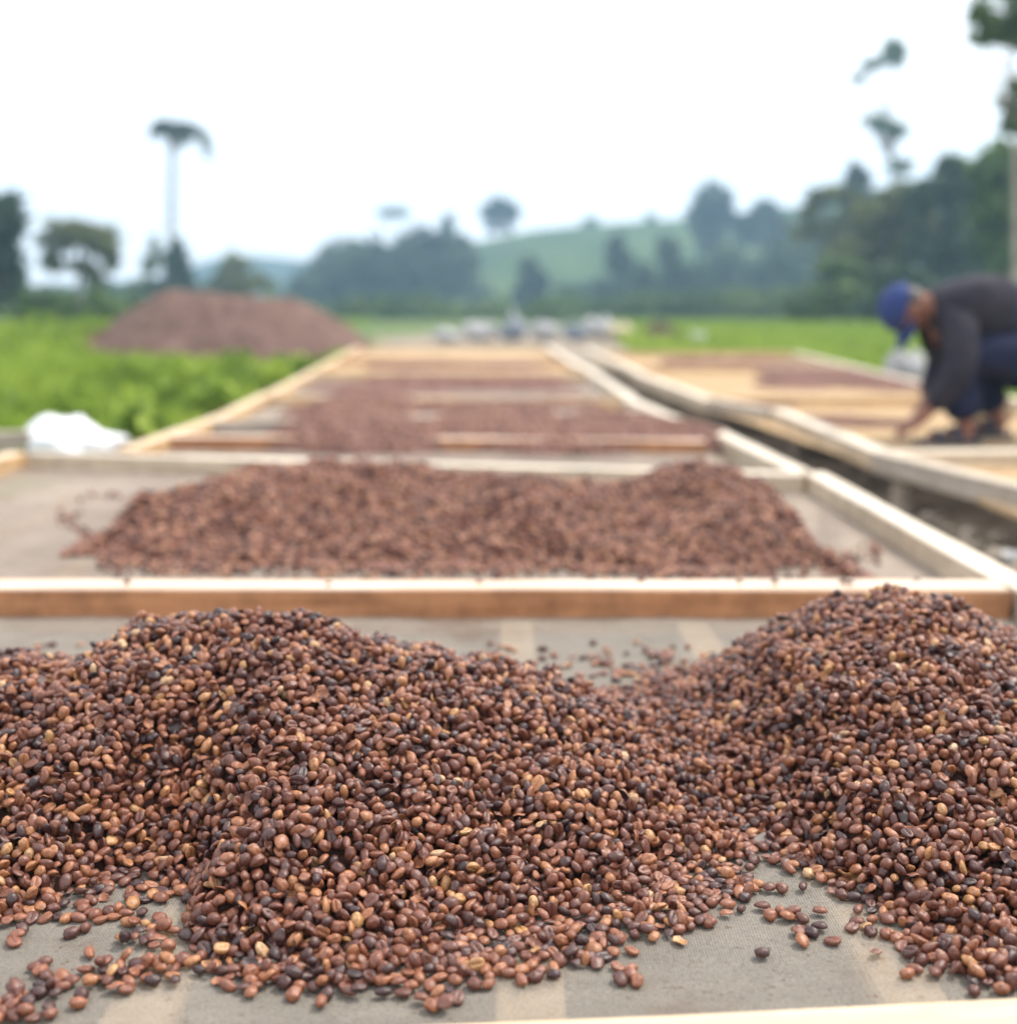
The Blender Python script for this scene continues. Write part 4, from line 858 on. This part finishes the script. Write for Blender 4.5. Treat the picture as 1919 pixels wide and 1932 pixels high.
J = {'pelvis': ((.44, 0, .40), .135), 'waist': ((.32, 0, .49), .14), 'chest': ((.15, 0, .585), .16), 'upper': ((.0, 0, .60), .12), 'neck': ((-.10, 0, .59), .058), 'head0': ((-.14, 0, .585), .055),
     'shL': ((-.02, -.165, .56), .068), 'elL': ((-.03, -.26, .32), .045), 'wrL': ((-.135, -.18, .145), .030), 'paL': ((-.18, -.16, .085), .028),
     'shR': ((-.02, .165, .56), .068), 'elR': ((.07, .25, .35), .045), 'wrR': ((-.04, .12, .165), .030), 'paR': ((-.095, .08, .09), .028),
     'hiL': ((.40, -.10, .38), .11), 'knL': ((-.03, -.17, .38), .062), 'caL': ((.005, -.165, .22), .056), 'anL': ((.04, -.16, .075), .038), 'heL': ((.05, -.155, .035), .034), 'toL': ((-.13, -.17, .022), .026),
     'hiR': ((.43, .10, .38), .11), 'knR': ((.13, .19, .41), .062), 'caR': ((.22, .18, .24), .056), 'anR': ((.31, .17, .085), .038), 'heR': ((.325, .17, .04), .034), 'toR': ((.15, .175, .022), .026)}
E = [('pelvis', 'waist'), ('waist', 'chest'), ('chest', 'upper'), ('upper', 'neck'), ('neck', 'head0'), ('upper', 'shL'), ('shL', 'elL'), ('elL', 'wrL'), ('wrL', 'paL'), ('upper', 'shR'), ('shR', 'elR'), ('elR', 'wrR'), ('wrR', 'paR'),
     ('pelvis', 'hiL'), ('hiL', 'knL'), ('knL', 'caL'), ('caL', 'anL'), ('anL', 'heL'), ('heL', 'toL'), ('pelvis', 'hiR'), ('hiR', 'knR'), ('knR', 'caR'), ('caR', 'anR'), ('anR', 'heR'), ('heR', 'toR')]
JB = dict(J); EB = list(E)
for k in ('pelvis', 'waist', 'chest', 'upper', 'shL', 'shR', 'hiL', 'hiR'): JB[k] = (J[k][0], J[k][1]*(0.5 if k in ('upper', 'shL', 'shR') else 0.75))     # the body under loose clothes
for sd_, pa in (('L', J['paL'][0]), ('R', J['paR'][0])):
    for f, (oy, ln) in enumerate(((-.03, .052), (-.011, .062), (.009, .058), (.028, .046))):
        b0 = (pa[0] - .022, pa[1] + oy, pa[2] - .004); JB[f'{sd_}{f}a'] = (b0, .0105); JB[f'{sd_}{f}b'] = ((b0[0] - ln*.65, b0[1] + oy*.25, b0[2] - .012), .0092); JB[f'{sd_}{f}c'] = ((b0[0] - ln, b0[1] + oy*.3, b0[2] - .045), .0075)
        EB += [('pa' + sd_, f'{sd_}{f}a'), (f'{sd_}{f}a', f'{sd_}{f}b'), (f'{sd_}{f}b', f'{sd_}{f}c')]
    sg = 1 if sd_ == 'L' else -1
    JB[sd_ + 'ta'] = ((pa[0] + .002, pa[1] + sg*.04, pa[2] - .012), .0115); JB[sd_ + 'tb'] = ((pa[0] - .03, pa[1] + sg*.058, pa[2] - .04), .009); EB += [('pa' + sd_, sd_ + 'ta'), (sd_ + 'ta', sd_ + 'tb')]
body = skinned('body', JB, EB, 'pelvis', 'skin', man, 2)
def grown(keys, add): return {k: (J[k][0], J[k][1] + add) for k in keys}
sh = grown(['pelvis', 'waist', 'chest', 'upper', 'shL', 'shR'], .022); sh['pelvis'] = ((.42, 0, .43), .158); sh['col'] = ((-.08, 0, .59), .088); sh['upper'] = (J['upper'][0], .15)
for s_ in 'LR':
    sh['el' + s_] = (J['el' + s_][0], .076); w_ = Vector(J['wr' + s_][0]); e_ = Vector(J['el' + s_][0]); sh['cu' + s_] = (tuple(w_*.95 + e_*.05), .052)
skinned('shirt', sh, [('pelvis', 'waist'), ('waist', 'chest'), ('chest', 'upper'), ('upper', 'col'), ('upper', 'shL'), ('shL', 'elL'), ('elL', 'cuL'), ('upper', 'shR'), ('shR', 'elR'), ('elR', 'cuR')], 'pelvis', 'shirt', man)
tr_ = {'pelvis': ((.45, 0, .39), .152)}
for s_ in 'LR':
    tr_['hi' + s_] = (J['hi' + s_][0], .128); tr_['kn' + s_] = (J['kn' + s_][0], .094); tr_['ca' + s_] = (J['ca' + s_][0], .096); a_ = J['an' + s_][0]; tr_['an' + s_] = ((a_[0], a_[1], a_[2] + .018), .084)
skinned('trousers', tr_, [('pelvis', 'hiL'), ('hiL', 'knL'), ('knL', 'caL'), ('caL', 'anL'), ('pelvis', 'hiR'), ('hiR', 'knR'), ('knR', 'caR'), ('caR', 'anR')], 'pelvis', 'trousers', man)
# head: crown points ahead, the face looks down at the beans
HC = Vector((-.185, 0, .575)); cx_ = Vector((-.985, 0, .17)).normalized(); fn = Vector((-.17, 0, -.985)).normalized(); sdv = cx_.cross(fn)
def HL(u, f, s): return HC + cx_*u + fn*f + sdv*s       # up the crown, towards the face, sideways
bm = bmesh.new(); bmesh.ops.create_uvsphere(bm, u_segments=24, v_segments=18, radius=1)
for v in bm.verts:
    x, y, z = v.co; w = .074*(1 - .22*max(0, -z)**1.5); f = .093*(1 - .06*max(0, -z)); ff = y*f; ss = x*w; uu = z*.112
    if y > 0:
        ff += .022*math.exp(-(x/.14)**2 - ((z + .12)/.2)**2)          # nose
        ff -= .010*math.exp(-((abs(x) - .38)/.16)**2 - ((z - .08)/.12)**2)   # eye sockets
        ff += .006*math.exp(-(x/.3)**2 - ((z + .45)/.07)**2) - .005*math.exp(-(x/.3)**2 - ((z + .53)/.04)**2)   # lips
        ff += .010*math.exp(-(x/.3)**2 - ((z + .85)/.15)**2)          # chin
    v.co = HL(uu, ff, ss)
for sg in (-1, 1):                                                     # ears
    e = bmesh.ops.create_uvsphere(bm, u_segments=10, v_segments=8, radius=1)['verts']
    for v in e: v.co = HL(-.005 + v.co.z*.03, -.01 + v.co.y*.018, sg*.076 + v.co.x*.009)
hd = from_bm('head', bm, MAT['skin'], man, True, loc=(0, 0, 0))
for sg in (-1, 1):
    bm = bmesh.new(); bmesh.ops.create_uvsphere(bm, u_segments=10, v_segments=8, radius=.0115); o = from_bm('eye', bm, MAT['eye'], hd, True, loc=HL(.009, .078, sg*.029))
bm = bmesh.new(); bmesh.ops.create_uvsphere(bm, u_segments=20, v_segments=14, radius=1)
bmesh.ops.delete(bm, geom=[v for v in bm.verts if v.co.z < -.35 or (v.co.y > .25 and v.co.z < .2)], context='VERTS')
for v in bm.verts: v.co = HL(v.co.z*.116, v.co.y*.097 - .003, v.co.x*.079)
from_bm('hair', bm, MAT['hair'], man, True, loc=(0, 0, 0))
cap = None; bm = bmesh.new(); bmesh.ops.create_uvsphere(bm, u_segments=28, v_segments=16, radius=1)
bmesh.ops.delete(bm, geom=[v for v in bm.verts if v.co.z < -.15], context='VERTS')
for v in bm.verts: v.co = HL(.030 + v.co.z*(.098 if v.co.z > 0 else .09), v.co.y*.108 - .002, v.co.x*.092)
bmesh.ops.solidify(bm, geom=bm.faces[:], thickness=.003)
cap = from_bm('cap', bm, MAT['cap_blue'], man, True, loc=(0, 0, 0))
V, Fc = [], []
for i in range(13):
    a = (i/12 - .5)*2.5
    for k in range(5):
        t = k/4; V.append(HL(.022 - .012*t - .018*abs(math.sin(a))*t - .022*math.sin(a)**2, .096*math.cos(a) + .085*t*math.cos(a*.75), math.sin(a)*(.088 + .004*t)))
for i in range(12):
    for k in range(4): Fc.append((i*5 + k, i*5 + k + 1, i*5 + k + 6, i*5 + k + 5))
br = mk('brim', V, Fc, MAT['cap_blue'], cap, True, loc=(0, 0, 0)); sm = br.modifiers.new('t', 'SOLIDIFY'); sm.thickness = .005
bm = bmesh.new(); bmesh.ops.create_uvsphere(bm, u_segments=8, v_segments=6, radius=.008); from_bm('button', bm, MAT['cap_blue'], cap, True, loc=HL(.130, 0, 0))
for s_ in 'LR':
    h_, t_ = Vector(J['he' + s_][0]), Vector(J['to' + s_][0]); d_ = (t_ - h_); d_.z = 0; L_ = d_.length + .10; d_.normalize(); q_ = Vector((-d_.y, d_.x, 0)); st = h_ - d_*.05; V, Fc = [], []
    for i in range(12):
        t = i/11; w = .046*(0.72 + .32*math.sin(math.pi*(t*.9 + .1)) + .12*t)*(1 if 0 < i < 11 else .55)
        for sgn in (-1, 1):
            for z_ in (-.004 + .003, .020): p = st + d_*L_*t + q_*w*sgn; V.append((p.x, p.y, z_ + .006*(1 - t)*(z_ > .01)))
    for i in range(11):
        a = i*4; c = a + 4; Fc += [(a, a+1, c+1, c), (a+1, a+3, c+3, c+1), (a+3, a+2, c+2, c+3), (a+2, a, c, c+2)]
    Fc += [(0, 2, 3, 1), (44, 45, 47, 46)]
    so = mk('sandal', V, Fc, MAT['sandal'], man, False, loc=(0, 0, 0))
    for tt, hh in ((.66, .062), (.40, .085)):
        c_ = st + d_*L_*tt; V, Fc = [], []
        for i in range(9):
            a = math.pi*i/8
            for e_ in (-.022, .022): p = c_ + q_*.046*math.cos(a) + d_*e_; V.append((p.x, p.y, .018 + hh*.72*math.sin(a)))
        for i in range(8): Fc.append((2*i, 2*i+1, 2*i+3, 2*i+2))
        st_ = mk('strap', V, Fc, MAT['sandal'], so, True, loc=(0, 0, 0)); st_.modifiers.new('t', 'SOLIDIFY').thickness = .004
sack('half-filled beige sack standing on the net behind the worker\'s legs', 1868, 800, foot.y + 0.42, 0.20, 0.22, 'beige_sack', 71, base=FLOOR)

# ------------------------------------------------------------------ haze
bm = bmesh.new(); bmesh.ops.create_cube(bm, size=1.0)
for v in bm.verts: v.co = Vector((v.co.x*1000, v.co.y*750 + 65, -3 + (v.co.z + .5)*(48)))
hm = bpy.data.materials.new('haze'); hm.use_nodes = True; n = hm.node_tree; n.nodes.clear()
pv = n.nodes.new('ShaderNodeVolumePrincipled'); pv.inputs['Color'].default_value = (0.46, 0.70, 1.0, 1); pv.inputs['Density'].default_value = 0.0021; pv.inputs['Anisotropy'].default_value = 0.2
mo = n.nodes.new('ShaderNodeOutputMaterial'); n.links.new(pv.outputs[0], mo.inputs['Volume'])
hz = from_bm('haze', bm, hm); tag(hz, 'thin blue haze over the valley', 'haze', kind='stuff')
